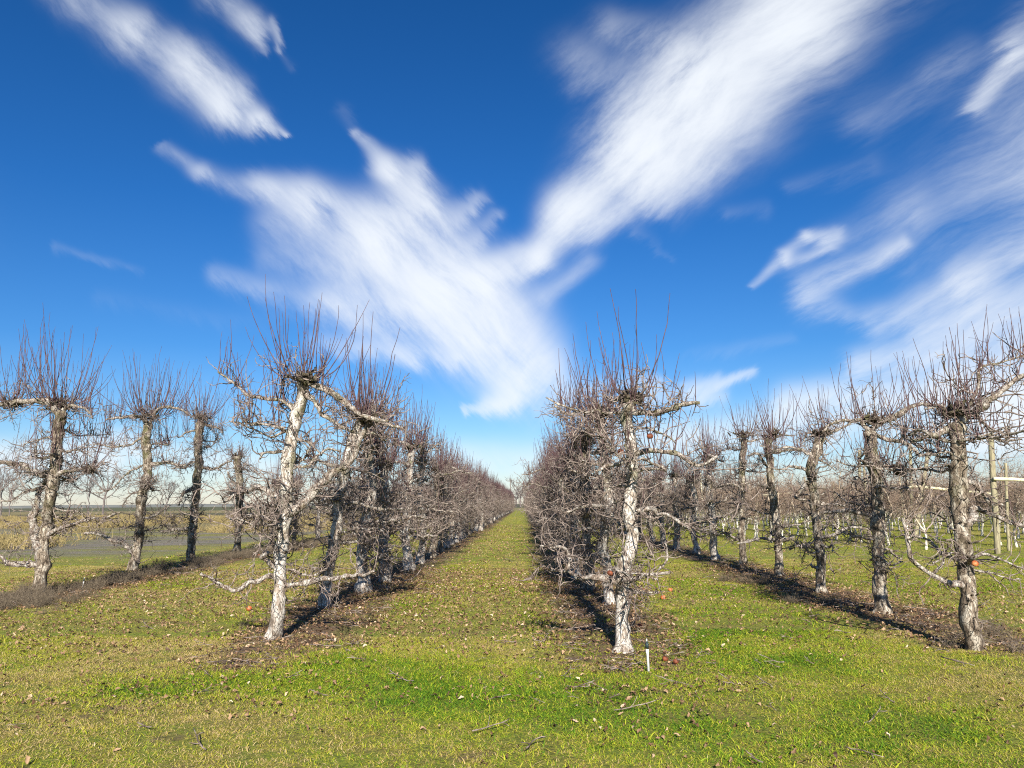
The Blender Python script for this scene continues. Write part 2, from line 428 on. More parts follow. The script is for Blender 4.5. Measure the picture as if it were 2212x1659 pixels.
hero('white-barked apple tree with a level branching top beside the white riser pipe', (1346, 1402),
     ([(505, 1500), (495, 1380), (495, 1240), (500, 1150), (530, 1050), (535, 850), (540, 650), (530, 500), (533, 425)], 72, 48),
     [([(490, 1210), (400, 1200), (310, 1190), (245, 1155), (190, 1160)], 26),
      ([(250, 1155), (270, 1100), (240, 1060), (150, 1050)], 15),
      ([(500, 1190), (600, 1165), (670, 1155), (700, 1150)], 20),
      ([(655, 1155), (690, 1110), (685, 1030)], 11),
      ([(500, 1240), (590, 1250), (650, 1255)], 15),
      ([(535, 920), (620, 885), (670, 930), (730, 930), (790, 960)], 22),
      ([(540, 650), (620, 635), (700, 630), (760, 660), (830, 680), (900, 665)], 24),
      ([(535, 690), (450, 690), (410, 720), (380, 740)], 20),
      ([(533, 445), (620, 465), (680, 450), (750, 425), (820, 430)], 30),
      ([(533, 460), (450, 470), (380, 450), (300, 450), (225, 415), (185, 402)], 11),
      ([(535, 560), (610, 540), (680, 560), (720, 600)], 11),
      ([(535, 780), (450, 800), (400, 860)], 13)],
     [((533, 410), 95)], 102, Z4, spur=.7, whipL=(.35, 1.15), whips=.9)
hero('apple tree at the right edge with a long arm rising out to the right', (2105, 1402),
     ([(620, 1545), (590, 1380), (575, 1200), (560, 1050), (545, 900), (545, 700), (540, 530)], 78, 66),
     [([(545, 510), (660, 455), (730, 400), (790, 350), (850, 330), (930, 300)], 32),
      ([(590, 480), (625, 400), (640, 300), (700, 265), (800, 240), (860, 225)], 15),
      ([(540, 530), (480, 560), (430, 580), (370, 560), (310, 565)], 28),
      ([(545, 500), (610, 500), (680, 550), (720, 600), (838, 610)], 16),
      ([(545, 800), (600, 795), (650, 820), (700, 890), (740, 920)], 22),
      ([(555, 1010), (590, 970), (605, 920), (660, 930), (740, 965), (838, 1005)], 28),
      ([(580, 1290), (480, 1250), (400, 1195), (340, 1130), (300, 1040), (280, 960)], 24),
      ([(430, 1215), (465, 1160), (470, 1120)], 13),
      ([(575, 1180), (700, 1215), (838, 1250)], 9),
      ([(560, 1110), (500, 1130), (420, 1160)], 9),
      ([(545, 700), (490, 660), (430, 690)], 10),
      ([(545, 500), (470, 450), (380, 460)], 20)],
     [((530, 480), 120)], 103, Z6, spur=.62, whipL=(.3, 1.05), whips=.75)
hero('apple tree with black-knobbed top, second from the right edge', (1906, 1327),
     ([(200, 1390), (195, 1250), (185, 1080), (175, 900), (155, 700), (140, 560)], 66, 52),
     [([(150, 550), (190, 530), (250, 510), (290, 465), (370, 455), (470, 460)], 26),
      ([(145, 550), (110, 520), (50, 525), (0, 530), (-90, 560)], 18),
      ([(150, 590), (250, 610), (330, 640), (380, 680), (440, 680)], 21),
      ([(175, 965), (80, 935), (0, 925), (-80, 940)], 22),
      ([(180, 1060), (60, 1020), (0, 1030)], 10),
      ([(165, 730), (200, 730), (270, 745)], 24),
      ([(185, 1100), (240, 1120), (280, 1140)], 13),
      ([(150, 700), (60, 720), (0, 700)], 10)],
     [((160, 520), 100), ((270, 745), 50)], 104, Z6, spur=.65, whipL=(.3, 1.05), whips=.7)
hero('apple tree with crooked neck leaning right, third from the right edge', (1775, 1276),
     ([(555, 1440), (545, 1200), (530, 1050), (505, 850), (520, 750), (555, 660)], 54, 46),
     [([(510, 745), (400, 725), (330, 745)], 18), ([(505, 830), (420, 815), (310, 830)], 14),
      ([(555, 680), (600, 640), (700, 590), (760, 580)], 15), ([(520, 780), (570, 790), (620, 830)], 11),
      ([(540, 1170), (440, 1210), (390, 1230)], 12), ([(545, 1170), (650, 1140), (720, 1120), (800, 1130)], 15),
      ([(505, 880), (460, 920), (420, 960)], 22), ([(540, 1320), (510, 1320), (500, 1300)], 20),
      ([(530, 1000), (620, 1000), (720, 1020)], 16), ([(550, 660), (500, 640), (450, 700)], 10)],
     [((560, 645), 90)], 105, Z5, spur=.6, whips=.7)
hero('slender grey apple tree with bent upper trunk, fourth from the right edge', (1684, 1247),
     ([(350, 1365), (335, 1200), (315, 1000), (295, 830), (290, 665)], 46, 36),
     [([(295, 830), (260, 790), (230, 755), (180, 760)], 16), ([(290, 680), (340, 660), (410, 660)], 12),
      ([(335, 1180), (370, 1170), (410, 1165)], 26), ([(335, 1180), (230, 1175), (140, 1200)], 16),
      ([(310, 920), (220, 890), (140, 900)], 12), ([(300, 740), (400, 730), (470, 735)], 15)],
     [((310, 652), 78)], 106, Z5, spur=.6, whips=.7)
hero('straight dark apple tree with flat tufted top, fifth from the right edge', (1604, 1222),
     ([(160, 1310), (155, 1100), (155, 900), (165, 675)], 38, 32),
     [([(160, 1190), (80, 1150), (30, 1130)], 12), ([(160, 920), (90, 900), (20, 915)], 12),
      ([(160, 900), (220, 890)], 12), ([(165, 680), (230, 675), (290, 680)], 10), ([(160, 1190), (210, 1180), (300, 1180)], 14)],
     [((163, 657), 78)], 107, Z5, spur=.6, whips=.9)
hero('moss-dark apple tree with twin lower trunk and level crooked top at the left edge', (79, 1287),
     ([(170, 1475), (200, 1300), (215, 1150), (235, 1020), (262, 860), (272, 720), (287, 615)], 66, 46),
     [([(285, 620), (230, 585), (130, 575), (0, 580), (-80, 600)], 32), ([(285, 610), (330, 590), (400, 610), (430, 640)], 15),
      ([(235, 925), (120, 880), (40, 855), (-60, 850)], 28), ([(225, 960), (120, 990), (60, 1030), (-30, 1032)], 13),
      ([(245, 910), (300, 905), (360, 895), (420, 890)], 19), ([(190, 1335), (60, 1320), (0, 1290)], 30),
      ([(215, 1190), (250, 1180), (340, 1140), (420, 1115), (490, 1120), (560, 1090)], 18),
      ([(255, 810), (310, 800), (380, 800)], 12), ([(190, 1310), (155, 1180), (165, 1080), (190, 990), (215, 940)], 40),
      ([(225, 1060), (320, 1085), (380, 1090)], 10), ([(265, 760), (190, 740), (120, 770)], 9)],
     [((285, 585), 110), ((60, 580), 60), ((415, 890), 35)], 108, Z1, spur=1.3, whipL=(.7, 1.65), whips=1.2)
hero('apple tree with S-shaped trunk and round brushy top, second in far left row', (286, 1235),
     ([(618, 1345), (640, 1260), (650, 1150), (665, 1000), (690, 880), (680, 760), (695, 675)], 50, 40),
     [([(630, 1290), (575, 1230), (480, 1200), (390, 1185)], 22), ([(690, 650), (640, 632), (560, 645), (490, 655)], 17),
      ([(700, 640), (740, 610), (820, 600), (880, 630)], 16), ([(685, 740), (640, 745), (560, 780), (440, 770)], 10),
      ([(670, 860), (600, 900), (500, 980), (440, 1010)], 9), ([(690, 870), (730, 860), (790, 855), (860, 870)], 19),
      ([(655, 1110), (700, 1110), (760, 1080), (790, 1060)], 12), ([(665, 1000), (610, 1000), (560, 1060)], 9)],
     [((700, 640), 110)], 109, Z1, spur=1.3, whipL=(.7, 1.65), whips=1.3)
hero('lichen-spotted apple tree with narrow brushy top, third in the far left row', (411, 1213),
     ([(885, 1320), (895, 1200), (910, 1050), (925, 900), (925, 780), (935, 665)], 44, 36),
     [([(925, 880), (1010, 880), (1080, 850)], 15), ([(920, 850), (850, 880), (800, 880)], 13),
      ([(895, 1160), (800, 1170), (740, 1175)], 17), ([(915, 970), (870, 990), (830, 1050)], 18),
      ([(935, 660), (1020, 690), (1040, 720)], 13), ([(930, 700), (860, 720), (830, 740)], 10)],
     [((940, 645), 80)], 110, Z1, spur=1.4, whipL=(.6, 1.6), whips=1.2)
hero('short blunt-topped apple tree, fourth in the far left row', (512, 1190),
     ([(1105, 1240), (1115, 1100), (1115, 950), (1105, 825)], 38, 34),
     [([(1115, 1120), (1190, 1110)], 12), ([(1110, 960), (1080, 940), (1060, 900)], 13), ([(1112, 1000), (1190, 970)], 10)],
     [((1106, 825), 60)], 111, Z1, spur=1.5, whips=.7)
hero('white-blotched apple tree right behind the tall forked tree at the left of the alley', (701, 1311),
     ([(485, 1450), (490, 1350), (520, 1200), (530, 1080), (560, 900), (600, 760), (640, 690)], 52, 38),
     [([(640, 700), (720, 720), (800, 740)], 20), ([(520, 1200), (600, 1190), (700, 1200)], 12),
      ([(530, 1060), (620, 1040), (720, 1060), (800, 1050)], 14), ([(500, 1300), (420, 1290)], 10), ([(560, 900), (480, 880), (420, 850)], 16),
      ([(600, 780), (660, 760), (720, 790)], 18)],
     [((640, 690), 90)], 112, Z2, spur=1.2, whips=1.2)
hero('white-footed apple tree directly behind the white-barked tree, partly hidden by it', (1317, 1309),
     ([(445, 1310), (440, 1200), (420, 1050), (435, 900), (430, 750), (405, 600), (400, 485)], 52, 36),
     [([(400, 500), (330, 470), (260, 480), (200, 440)], 18), ([(430, 760), (350, 740), (250, 720)], 14),
      ([(435, 900), (340, 880), (240, 900)], 14), ([(420, 1080), (330, 1100), (230, 1080)], 14), ([(435, 1010), (370, 980), (280, 1000)], 14),
      ([(400, 490), (440, 470), (500, 470)], 16)],
     [((400, 470), 110)], 113, Z4, spur=1.3, whips=1.3)

# ---- the rest of the rows: copies of a few built trees
NEAR = []
for i in range(7):
    t = template(300+i); root = empty('apple_tree', (0, 0, 0)); build_parts(t, root, bark='mossy' if i % 3 == 1 else 'trunk', spur=(.75, 1.1, .9, .6, 1.0, .7, .95)[i], whips=(1.5, 1, 1.7, 1.3, 1.6, .9, 1.4)[i], whipL=(.4, 1.2)); NEAR.append([root, False])
FAR = []
for i in range(6):
    t = template(340+i); tr, limbs, bu, tw, wh = t.make(spur=1.0, whips=1.5, lod=1, whipL=(.4, 1.2)); tr.mi = [x*2 for x in tr.mi]
    mb = MB()
    for k, ms in enumerate(([tr], limbs, bu, [tw], [wh])):
        for m in ms:
            for v in m.V: pass
            off = mb.n
            mb.V += m.V; mb.n += m.n
            for f in m.F: mb.F.append(f+off); mb.mi.append(np.full(len(f), k))
    o = mb.build('apple_tree', [M['trunk'], M['limb'], M['burl'], M['twig'], M['shoot']]); FAR.append([o, False])
def copy_tree(src):
    c = src.copy(); COL.objects.link(c)
    for ch in src.children:
        d = ch.copy(); COL.objects.link(d); d.parent = c
    return c
ORD = ['zeroth', 'first', 'second', 'third', 'fourth', 'fifth', 'sixth', 'seventh', 'eighth', 'ninth', 'tenth', 'eleventh', 'twelfth', 'thirteenth', 'fourteenth', 'fifteenth', 'sixteenth', 'seventeenth', 'eighteenth', 'nineteenth', 'twentieth']
ROWNAME = ['far left row', 'row left of the grass alley', 'row right of the grass alley', 'outer right row']
rt = random.Random(9)
ROWS = [ # name idx, start Y, x(Y), count of heroes already placed, spacing
    (0, 28.3, lambda y: -9.15-.0*y, 5, 3.3), (1, 14.3, lambda y: -2.95, 3, 2.45), (2, 14.6, lambda y: 1.13+.0*y, 3, 2.45), (3, 22.1, lambda y: 5.35, 6, 2.7)]
for ri, y0, fx, k0, sp in ROWS:
    y = y0; k = k0
    while y < 186:
        x = fx(y)+rt.gauss(0, .09); s = rt.uniform(.93, 1.08)
        if ri in (1, 2): s *= 1.10 if ri == 1 else 1.05
        if y < 62: src = NEAR[(k*3+ri) % len(NEAR)]
        else: src = FAR[(k*5+ri) % len(FAR)]
        if not src[1]: o = src[0]; src[1] = True
        else: o = copy_tree(src[0])
        o.location = (x, y, float(gz(x, y))); o.rotation_euler = (rt.gauss(0, .012), rt.gauss(0, .012), rt.choice((0, math.pi))+rt.gauss(0, .12))
        o.scale = (s, s, s*rt.uniform(.96, 1.05))
        if k <= 20: lab = 'old apple tree, %s from the near end of the %s' % (ORD[k], ROWNAME[ri])
        elif y < 110: lab = 'small far-off apple tree in the middle of the %s' % ROWNAME[ri]
        else: lab = 'tiny distant apple tree near the vanishing end of the %s' % ROWNAME[ri]
        tag(o, lab, 'apple tree', TREE_GROUP if k <= 20 else ('far trees of the '+ROWNAME[ri]+(' middle' if y < 110 else ' end')))
        y += sp*rt.uniform(.93, 1.07); k += 1

# ------------------------------------------------------------------ young orchard on the right
def young(seed, lod=0):
    g = np.random.default_rng(seed); h = g.uniform(2.1, 2.7)
    tr = MB(); tw = MB()
    q = resample([(0, 0, -.05), (g.normal()*.06, g.normal()*.06, .5), (g.normal()*.12, g.normal()*.12, 1.2), (g.normal()*.12, g.normal()*.14, h)], .12, .02, g)
    r = np.linspace(.042, .014, len(q)); r[:2] *= 1.25
    tubes(tr, q, r, 8 if lod == 0 else 4)
    n = 34; ti = g.integers(int(len(q)*.3), len(q), n); a = g.uniform(0, 6.28, n)
    D = np.stack([np.cos(a)*.6, np.sin(a), g.uniform(-.1, .7, n)], -1)
    NP = 6 if lod == 0 else 4
    P = crook(q[ti], D, g.uniform(.3, .95, n), NP, .25, .04, g)
    tubes(tw, P, (g.uniform(.007, .013, n)*(1 if lod == 0 else 1.3))[:, None]*np.linspace(1, .4, NP)[None], 4 if lod == 0 else 3, 0, False)
    nc = 240 if lod == 0 else 130; pi = g.integers(0, n, nc); pj = g.integers(1, NP, nc)
    P2 = crook(P[pi, pj], g.normal(size=(nc, 3))+[0, 0, .5], g.uniform(.1, .4, nc), 4, .3, .1, g)
    tubes(tw, P2, (g.uniform(.0035, .006, nc)*(1 if lod == 0 else 1.5))[:, None]*np.linspace(1, .5, 4)[None], 3, 0, False)
    n = 26; S = q[g.integers(int(len(q)*.55), len(q), n)]+g.normal(size=(n, 3))*[.1, .25, .05]
    P = crook(S, np.stack([g.normal(size=n)*.3, g.normal(size=n)*.3, np.ones(n)], -1), g.uniform(.3, .75, n), 5, .06, .15, g)
    tubes(tw, P, (g.uniform(.004, .006, n)*(1 if lod == 0 else 1.4))[:, None]*np.linspace(1, .4, 5)[None], 3, 0, False)
    return tr, tw
YT = []
for i in range(6):
    tr, tw = young(500+i)
    root = empty('young_apple_tree', (0, 0, 0)); tr.build('trunk', M['young_trunk'], root); tw.build('crown', M['young_twig'], root); YT.append([root, False])
spots = []; far_spots = []
ry = random.Random(4)
YROWS = [9.6+3.6*i for i in range(24)]
for x in YROWS:
    y = 25.5 + ry.uniform(0, 1)+(0 if x > 11 else 4)
    while y < 150:
        if x < .70*y+3:
            spots.append((y, x+ry.gauss(0, .08)))
        y += 1.25*ry.uniform(.88, 1.12)
spots.sort(key=lambda p: p[0]*1.0+p[1]*.15)
near_spots, far_spots = spots[:280], spots[280:]
for i, (y, x) in enumerate(near_spots):
    s = YT[i % len(YT)]
    if not s[1]: o = s[0]; s[1] = True
    else: o = copy_tree(s[0])
    o.location = (x, y, float(gz(x, y))); o.rotation_euler = (ry.gauss(0, .05), ry.gauss(0, .05), ry.uniform(0, 6.28)); k = ry.uniform(.88, 1.15); o.scale = (k, k, k)
    row = min(range(len(YROWS)), key=lambda j: abs(YROWS[j]-x))
    o['_row'] = row; o['_y'] = y
for row in range(len(YROWS)):
    mem = sorted([o for o in COL.objects if '_row' in o and o['_row'] == row], key=lambda o: o['_y'])
    for j, o in enumerate(mem):
        rn = ORD[row+1] if row < 19 else 'outermost'
        if j < 5: lab = 'young pale-stemmed apple tree, %s from the near end of the %s young row' % (ORD[j+1], rn)
        else: lab = 'young pale-stemmed apple tree further along the %s young row on the right' % rn
        tag(o, lab, 'apple tree', 'young apple trees in rows' if j < 5 else 'young trees further along the %s young row' % rn)
        del o['_row']; del o['_y']

# ------------------------------------------------------------------ scatter (geometry nodes, only for uncountable stuff)
def scatter(name, pts, rotz, scale, tone, sources, mat_, label, cat, tilt=None):
    me = bpy.data.meshes.new(name); n = len(pts)
    me.vertices.add(n); me.vertices.foreach_set('co', np.asarray(pts, np.float32).ravel())
    def attr(nm, typ, data, key):
        a = me.attributes.new(nm, typ, 'POINT'); a.data.foreach_set(key, np.asarray(data, np.float32 if typ != 'INT' else np.int32).ravel())
    rot = np.zeros((n, 3)); rot[:, 2] = rotz
    if tilt is not None: rot[:, :2] = tilt
    attr('rot', 'FLOAT_VECTOR', rot, 'vector'); attr('scl', 'FLOAT', scale, 'value'); attr('tone', 'FLOAT', tone, 'value')
    attr('pick', 'INT', rng.integers(0, len(sources), n), 'value')
    o = bpy.data.objects.new(name, me); COL.objects.link(o); me.materials.append(mat_)
    c = bpy.data.collections.new(name+'_pieces')
    for s in sources: c.objects.link(s)
    ng = bpy.data.node_groups.new(name, 'GeometryNodeTree')
    ng.interface.new_socket('Geometry', in_out='INPUT', socket_type='NodeSocketGeometry')
    ng.interface.new_socket('Geometry', in_out='OUTPUT', socket_type='NodeSocketGeometry')
    gi = ng.nodes.new('NodeGroupInput'); go = ng.nodes.new('NodeGroupOutput')
    ci = ng.nodes.new('GeometryNodeCollectionInfo'); ci.inputs['Collection'].default_value = c
    ci.inputs['Separate Children'].default_value = True; ci.inputs['Reset Children'].default_value = True
    ip = ng.nodes.new('GeometryNodeInstanceOnPoints'); ip.inputs['Pick Instance'].default_value = True
    def na(nm, t):
        a = ng.nodes.new('GeometryNodeInputNamedAttribute'); a.data_type = t; a.inputs[0].default_value = nm
        return [x for x in a.outputs if x.enabled and x.name == 'Attribute'][0]
    L = ng.links.new
    L(gi.outputs[0], ip.inputs['Points']); L(ci.outputs[0], ip.inputs['Instance'])
    L(na('pick', 'INT'), ip.inputs['Instance Index']); L(na('rot', 'FLOAT_VECTOR'), ip.inputs['Rotation']); L(na('scl', 'FLOAT'), ip.inputs['Scale'])
    L(ip.outputs[0], go.inputs[0])
    md = o.modifiers.new('scatter', 'NODES'); md.node_group = ng
    return tag(o, label, cat, kind='stuff')

# far part of the young orchard
src = []
for i in range(5):
    tr, tw = young(540+i, 1); mb = MB(); off = 0
    for k, m in enumerate((tr, tw)):
        off = mb.n; mb.V += m.V; mb.n += m.n
        for f in m.F: mb.F.append(f+off); mb.mi.append(np.full(len(f), k))
    src.append(mb.build('young_tree_piece', [M['young_trunk'], M['young_twig']], link=False))
fs = np.array([(x, y, 0) for y, x in far_spots])
scatter('distant_young_orchard', fs, rng.uniform(0, 6.28, len(fs)), rng.uniform(.9, 1.15, len(fs)), rng.random(len(fs)), src, M['young_twig'],
        'brown mass of distant young orchard rows reaching to the horizon on the right', 'orchard')

# ------------------------------------------------------------------ posts, rails
m, nt, b = mat('weathered_post_wood')
tc = nt.nodes.new('ShaderNodeTexCoord'); st = vmath(nt, 'MULTIPLY', tc.outputs['Object'], (1, 1, .08))
n1 = noise(nt, st, 40, 5, .6); n2 = noise(nt, tc.outputs['Object'], 2.5, 2)
c = ramp(nt, n1, [(.35, (.16, .13, .08)), (.6, (.38, .33, .21))]); c = mix(nt, math_(nt, 'MULTIPLY', n2, .5), c, (.16, .17, .10))
nt.links.new(c, b.inputs['Base Color']); b.inputs['Roughness'].default_value = .85; bump(nt, n1, b, .6, .01); M['post'] = m
m, nt, b = mat('pale_peeled_rail_wood')
tc = nt.nodes.new('ShaderNodeTexCoord'); n1 = noise(nt, tc.outputs['Object'], 6, 4)
nt.links.new(ramp(nt, n1, [(.35, (.48, .42, .27)), (.6, (.68, .62, .42))]), b.inputs['Base Color']); b.inputs['Roughness'].default_value = .8; M['rail'] = m
def pole(name, p0, p1, r, mm, label, cat, group=None, k=12, root_at=None):
    p0 = np.asarray(p0, float); p1 = np.asarray(p1, float); g = np.random.default_rng(int(abs(p0[0]*100)))
    o_ = p0.copy(); mb = MB(); n = 14
    P = np.linspace(p0, p1, n)-o_; P[1:-1] += g.normal(size=(n-2, 3))*.006
    tubes(mb, P, np.linspace(r*1.06, r*.94, n), k, 0, True, wobble(n, k, g, .02, 3, .06))
    o = mb.build(name, mm); o.location = tuple(o_)
    return tag(o, label, cat, group)
def up_post(base, top, r, label, grp='trellis posts of the young orchard'):
    X, Y = gnd(*base); T = atY(top[0], top[1], Y)
    pole('trellis_post', (X, Y, -.1), (T[0], Y, T[2]), r, M['post'], label, 'post', grp)
    return X, Y, T
P1 = up_post((2155, 1195), (2140, 935), .085, 'tall greenish-yellow round wooden post standing behind the rightmost old apple tree')
P2 = up_post((1970, 1162), (1966, 958), .065, 'pale upright wooden post between the two rightmost old apple trees')
P3 = up_post((1858, 1150), (1856, 972), .075, 'grey-green wooden post just left of the second old apple tree from the right edge')
P4 = up_post((1740, 1140), (1738, 1030), .06, 'short wooden trellis post between the third and fourth old trees from the right edge')
P6 = up_post((2178, 1190), (2172, 1000), .045, 'thin pale post close beside the tall greenish-yellow post')
X, Y = gnd(1976, 1168); T = atY(2005, 975, Y+1)
pole('brace_pole', (X, Y, -.05), T, .075, M['post'], 'mossy slanting brace pole leaning beside the pale upright post', 'post')
def rail(a, b_, Y0, Y1, r, label):
    pole('brace_rail', atY(*a, Y0), atY(*b_, Y1), r, M['rail'], label, 'rail', 'pale horizontal rails between trellis posts')
rail((1856, 1043), (1969, 1052), P3[1]-.12, P2[1]-.12, .055, 'pale peeled rail between the grey-green post and the pale upright post')
rail((1969, 1050), (2160, 1068), P2[1]-.13, P2[1]+1, .06, 'pale peeled rail running right from the pale upright post')
rail((1739, 1056), (1852, 1053), P4[1]-.15, P3[1]-.13, .06, 'pale peeled rail left of the grey-green post')
rail((2146, 1034), (2290, 1040), P1[1]-.14, P1[1]-.2, .05, 'pale peeled rail at the right edge starting at the tall greenish-yellow post')
rail((1645, 1070), (1735, 1063), P4[1]+2, P4[1]+.05, .05, 'pale peeled rail furthest left among the trellis rails')
ROWY = {}
m, nt, b = mat('trellis_wire'); b.inputs['Base Color'].default_value = (.35, .35, .36, 1); b.inputs['Metallic'].default_value = .8; b.inputs['Roughness'].default_value = .5; M['wire'] = m
kk = 0
for ri_, x in enumerate(YROWS[:9]):
    for y in (30, 42, 56, 72, 92):
        if x > .68*y: continue
        if ri_ == 0 and y < 33: continue
        h = 2.9+.3*math.sin(x*3+y)
        rn = ORD[ri_+1]; pn = {30: 'nearest', 42: 'second', 56: 'third', 72: 'fourth', 92: 'furthest'}[y]
        pole('trellis_post', (x+.12, y+.6, -.1), (x+.12+.06*math.sin(y*7), y+.6, h), .045, M['rail' if (kk % 3 == 0) else 'post'],
             'round wooden trellis post, %s one among the %s young row of stems' % (pn, rn), 'post', 'trellis posts of the young orchard', 8)
        kk += 1

for ri_, x in enumerate(YROWS[:7]):
    y0w = max(26.5, x/.72); z_ = 1.95
    P = [(x+.1, y0w+(110-y0w)*t, z_+.03*math.cos(t*40)) for t in np.linspace(0, 1, 40)]
    mb = MB(); o_ = np.array(P[0]); tubes(mb, np.array(P)-o_, np.full(40, .0035), 4); o = mb.build('trellis_wire', M['wire']); o.location = tuple(o_)
    tag(o, 'thin grey trellis wire strung along the %s young row of stems' % ORD[ri_+1], 'wire', 'trellis wires')

# ------------------------------------------------------------------ riser pipes (sprinklers)
m, nt, b = mat('white_plastic_pipe'); tc = nt.nodes.new('ShaderNodeTexCoord'); n1 = noise(nt, tc.outputs['Object'], 30, 3)
nt.links.new(ramp(nt, n1, [(.3, (.62, .62, .6)), (.6, (.82, .82, .82))]), b.inputs['Base Color']); b.inputs['Roughness'].default_value = .45; M['pvc'] = m
m, nt, b = mat('dark_green_plastic'); b.inputs['Base Color'].default_value = (.018, .035, .035, 1); b.inputs['Roughness'].default_value = .4; M['cap'] = m
m, nt, b = mat('cream_nozzle'); b.inputs['Base Color'].default_value = (.7, .7, .62, 1); M['nozz'] = m
def lathe(mb, prof, k=20, off=(0, 0, 0)):
    prof = np.array(prof); a = np.arange(k)*2*math.pi/k
    V = np.stack([prof[:, 0:1]*np.cos(a), prof[:, 0:1]*np.sin(a), np.repeat(prof[:, 1:2], k, 1)], -1)+np.array(off)
    n = len(prof); i = (np.arange(n-1)*k)[:, None]; j = np.arange(k)[None]; j2 = (j+1) % k
    mb.add(V.reshape(-1, 3), np.stack([i+j, i+j2, i+k+j2, i+k+j], -1).reshape(-1, 4))
def riser(px, py, s, label, lean=(0, 0)):
    X, Y = gnd(px, py); root = empty('sprinkler_riser', (X, Y, float(gz(X, Y)))); root.scale = (s, s, s); root.rotation_euler = (lean[0], lean[1], 0)
    mb = MB(); lathe(mb, [(0, -.05), (.0125, -.05), (.0125, .17), (.015, .172), (.015, .208), (.0125, .21), (0, .21)]); mb.build('pipe', M['pvc'], root)
    mb = MB(); lathe(mb, [(0, .206), (.009, .206), (.0095, .225), (.0165, .228), (.0175, .24), (.0165, .262), (.011, .268), (.010, .285), (0, .285)]); cap = mb.build('sprinkler_head', M['cap'], root)
    mb = MB(); lathe(mb, [(0, .283), (.0062, .283), (.0065, .298), (.004, .308), (0, .31)]); mb.build('nozzle', M['nozz'], root)
    tag(root, label, 'sprinkler')
riser(1401, 1447, 1.0, 'white plastic riser pipe with dark green sprinkler head beside the white-barked tree', (0, -.03))
riser(178, 1274, .8, 'small white sprinkler stub in the dead weeds of the far left row', (.05, .12))

# ------------------------------------------------------------------ apples
m, nt, b = mat('old_apple_skin'); tc = nt.nodes.new('ShaderNodeTexCoord')
n1 = noise(nt, tc.outputs['Object'], 18, 3); nt.links.new(ramp(nt, n1, [(.35, (.34, .06, .025)), (.55, (.46, .15, .05)), (.75, (.50, .29, .13))]), b.inputs['Base Color'])
b.inputs['Roughness'].default_value = .4; M['apple'] = m
m, nt, b = mat('shrivelled_apple_skin'); tc = nt.nodes.new('ShaderNodeTexCoord')
n1 = noise(nt, tc.outputs['Object'], 30, 3); nt.links.new(ramp(nt, n1, [(.35, (.06, .02, .012)), (.65, (.24, .07, .03))]), b.inputs['Base Color'])
b.inputs['Roughness'].default_value = .6; M['oldapple'] = m
def apple(p, r, mm, label, grp, shriv=.03):
    g = np.random.default_rng(int(abs(p[0]*1000)) % 9999); n = 13; th = np.linspace(0, math.pi, n)
    root = empty('apple', tuple(p), g.uniform(0, 6))
    mb = MB(); lathe(mb, [(max(0, r*math.sin(t)*(1+.08*math.cos(t))), r*(-math.cos(t)*.9-(.28*math.exp(-((math.pi-t)/.35)**2))+.12*math.exp(-(t/.4)**2))) for t in th], 18)
    V = mb.V[0]; V *= (1+shriv*g.normal(size=(len(V), 1)))
    mb.build('fruit', mm, root); mb = MB()
    tubes(mb, [(0, 0, r*.55), (r*.05, 0, r*.85), (r*.15, .0, r*1.2)], [.002, .0015, .0015], 5); mb.build('stalk', M['twig'], root)
    root.rotation_euler = (g.uniform(-.6, .6), g.uniform(-.6, .6), g.uniform(0, 6))
    tag(root, label, 'apple', grp)
def gapple(px, py, r, mm, label, grp='windfall apples'):
    X, Y = gnd(px, py); apple((X, Y, float(gz(X, Y))+r*.8), r, mm, label, grp)
gapple(1433, 1299, .045, M['apple'], 'bright orange windfall apple in the grass right of the white-barked tree')
gapple(1448, 1280, .04, M['apple'], 'orange-red windfall apple just behind the brightest one, right of the white-barked tree')
gapple(1391, 1281, .036, M['oldapple'], 'dull red windfall apple under the right low branches of the white-barked tree')
gapple(538, 1320, .045, M['apple'], 'red windfall apple lying left of the foot of the tall forked tree')
gapple(1382, 1356, .034, M['oldapple'], 'brown-red rotting apple at the foot of the white-barked tree')
gapple(1437, 1425, .032, M['oldapple'], 'rotting red apple on bare soil right of the white riser pipe')
gapple(1460, 1432, .03, M['oldapple'], 'flattened brown apple on bare soil furthest right of the riser pipe')
gapple(558, 1203, .045, M['apple'], 'red windfall apple in the grass left of the tall forked tree trunk, further back')
for (px, py, Y, r, lab) in ((1404, 942, 8.5, .036, 'dark shrivelled apple hanging among twigs at upper right of the white-barked tree'),
                          (1340, 975, 8.7, .034, 'dark shrivelled apple hanging left of the upper trunk of the white-barked tree'),
                          (1318, 1238, 8.1, .032, 'reddish dried apple caught on the low left branch of the white-barked tree')):
    apple(atY(px, py, Y), r, M['oldapple'], lab, 'dried apples still hanging')
apple(atY(2106, 1217, 8.2), .034, M['apple'], 'orange apple lodged against the trunk of the tree at the right edge', 'dried apples still hanging')

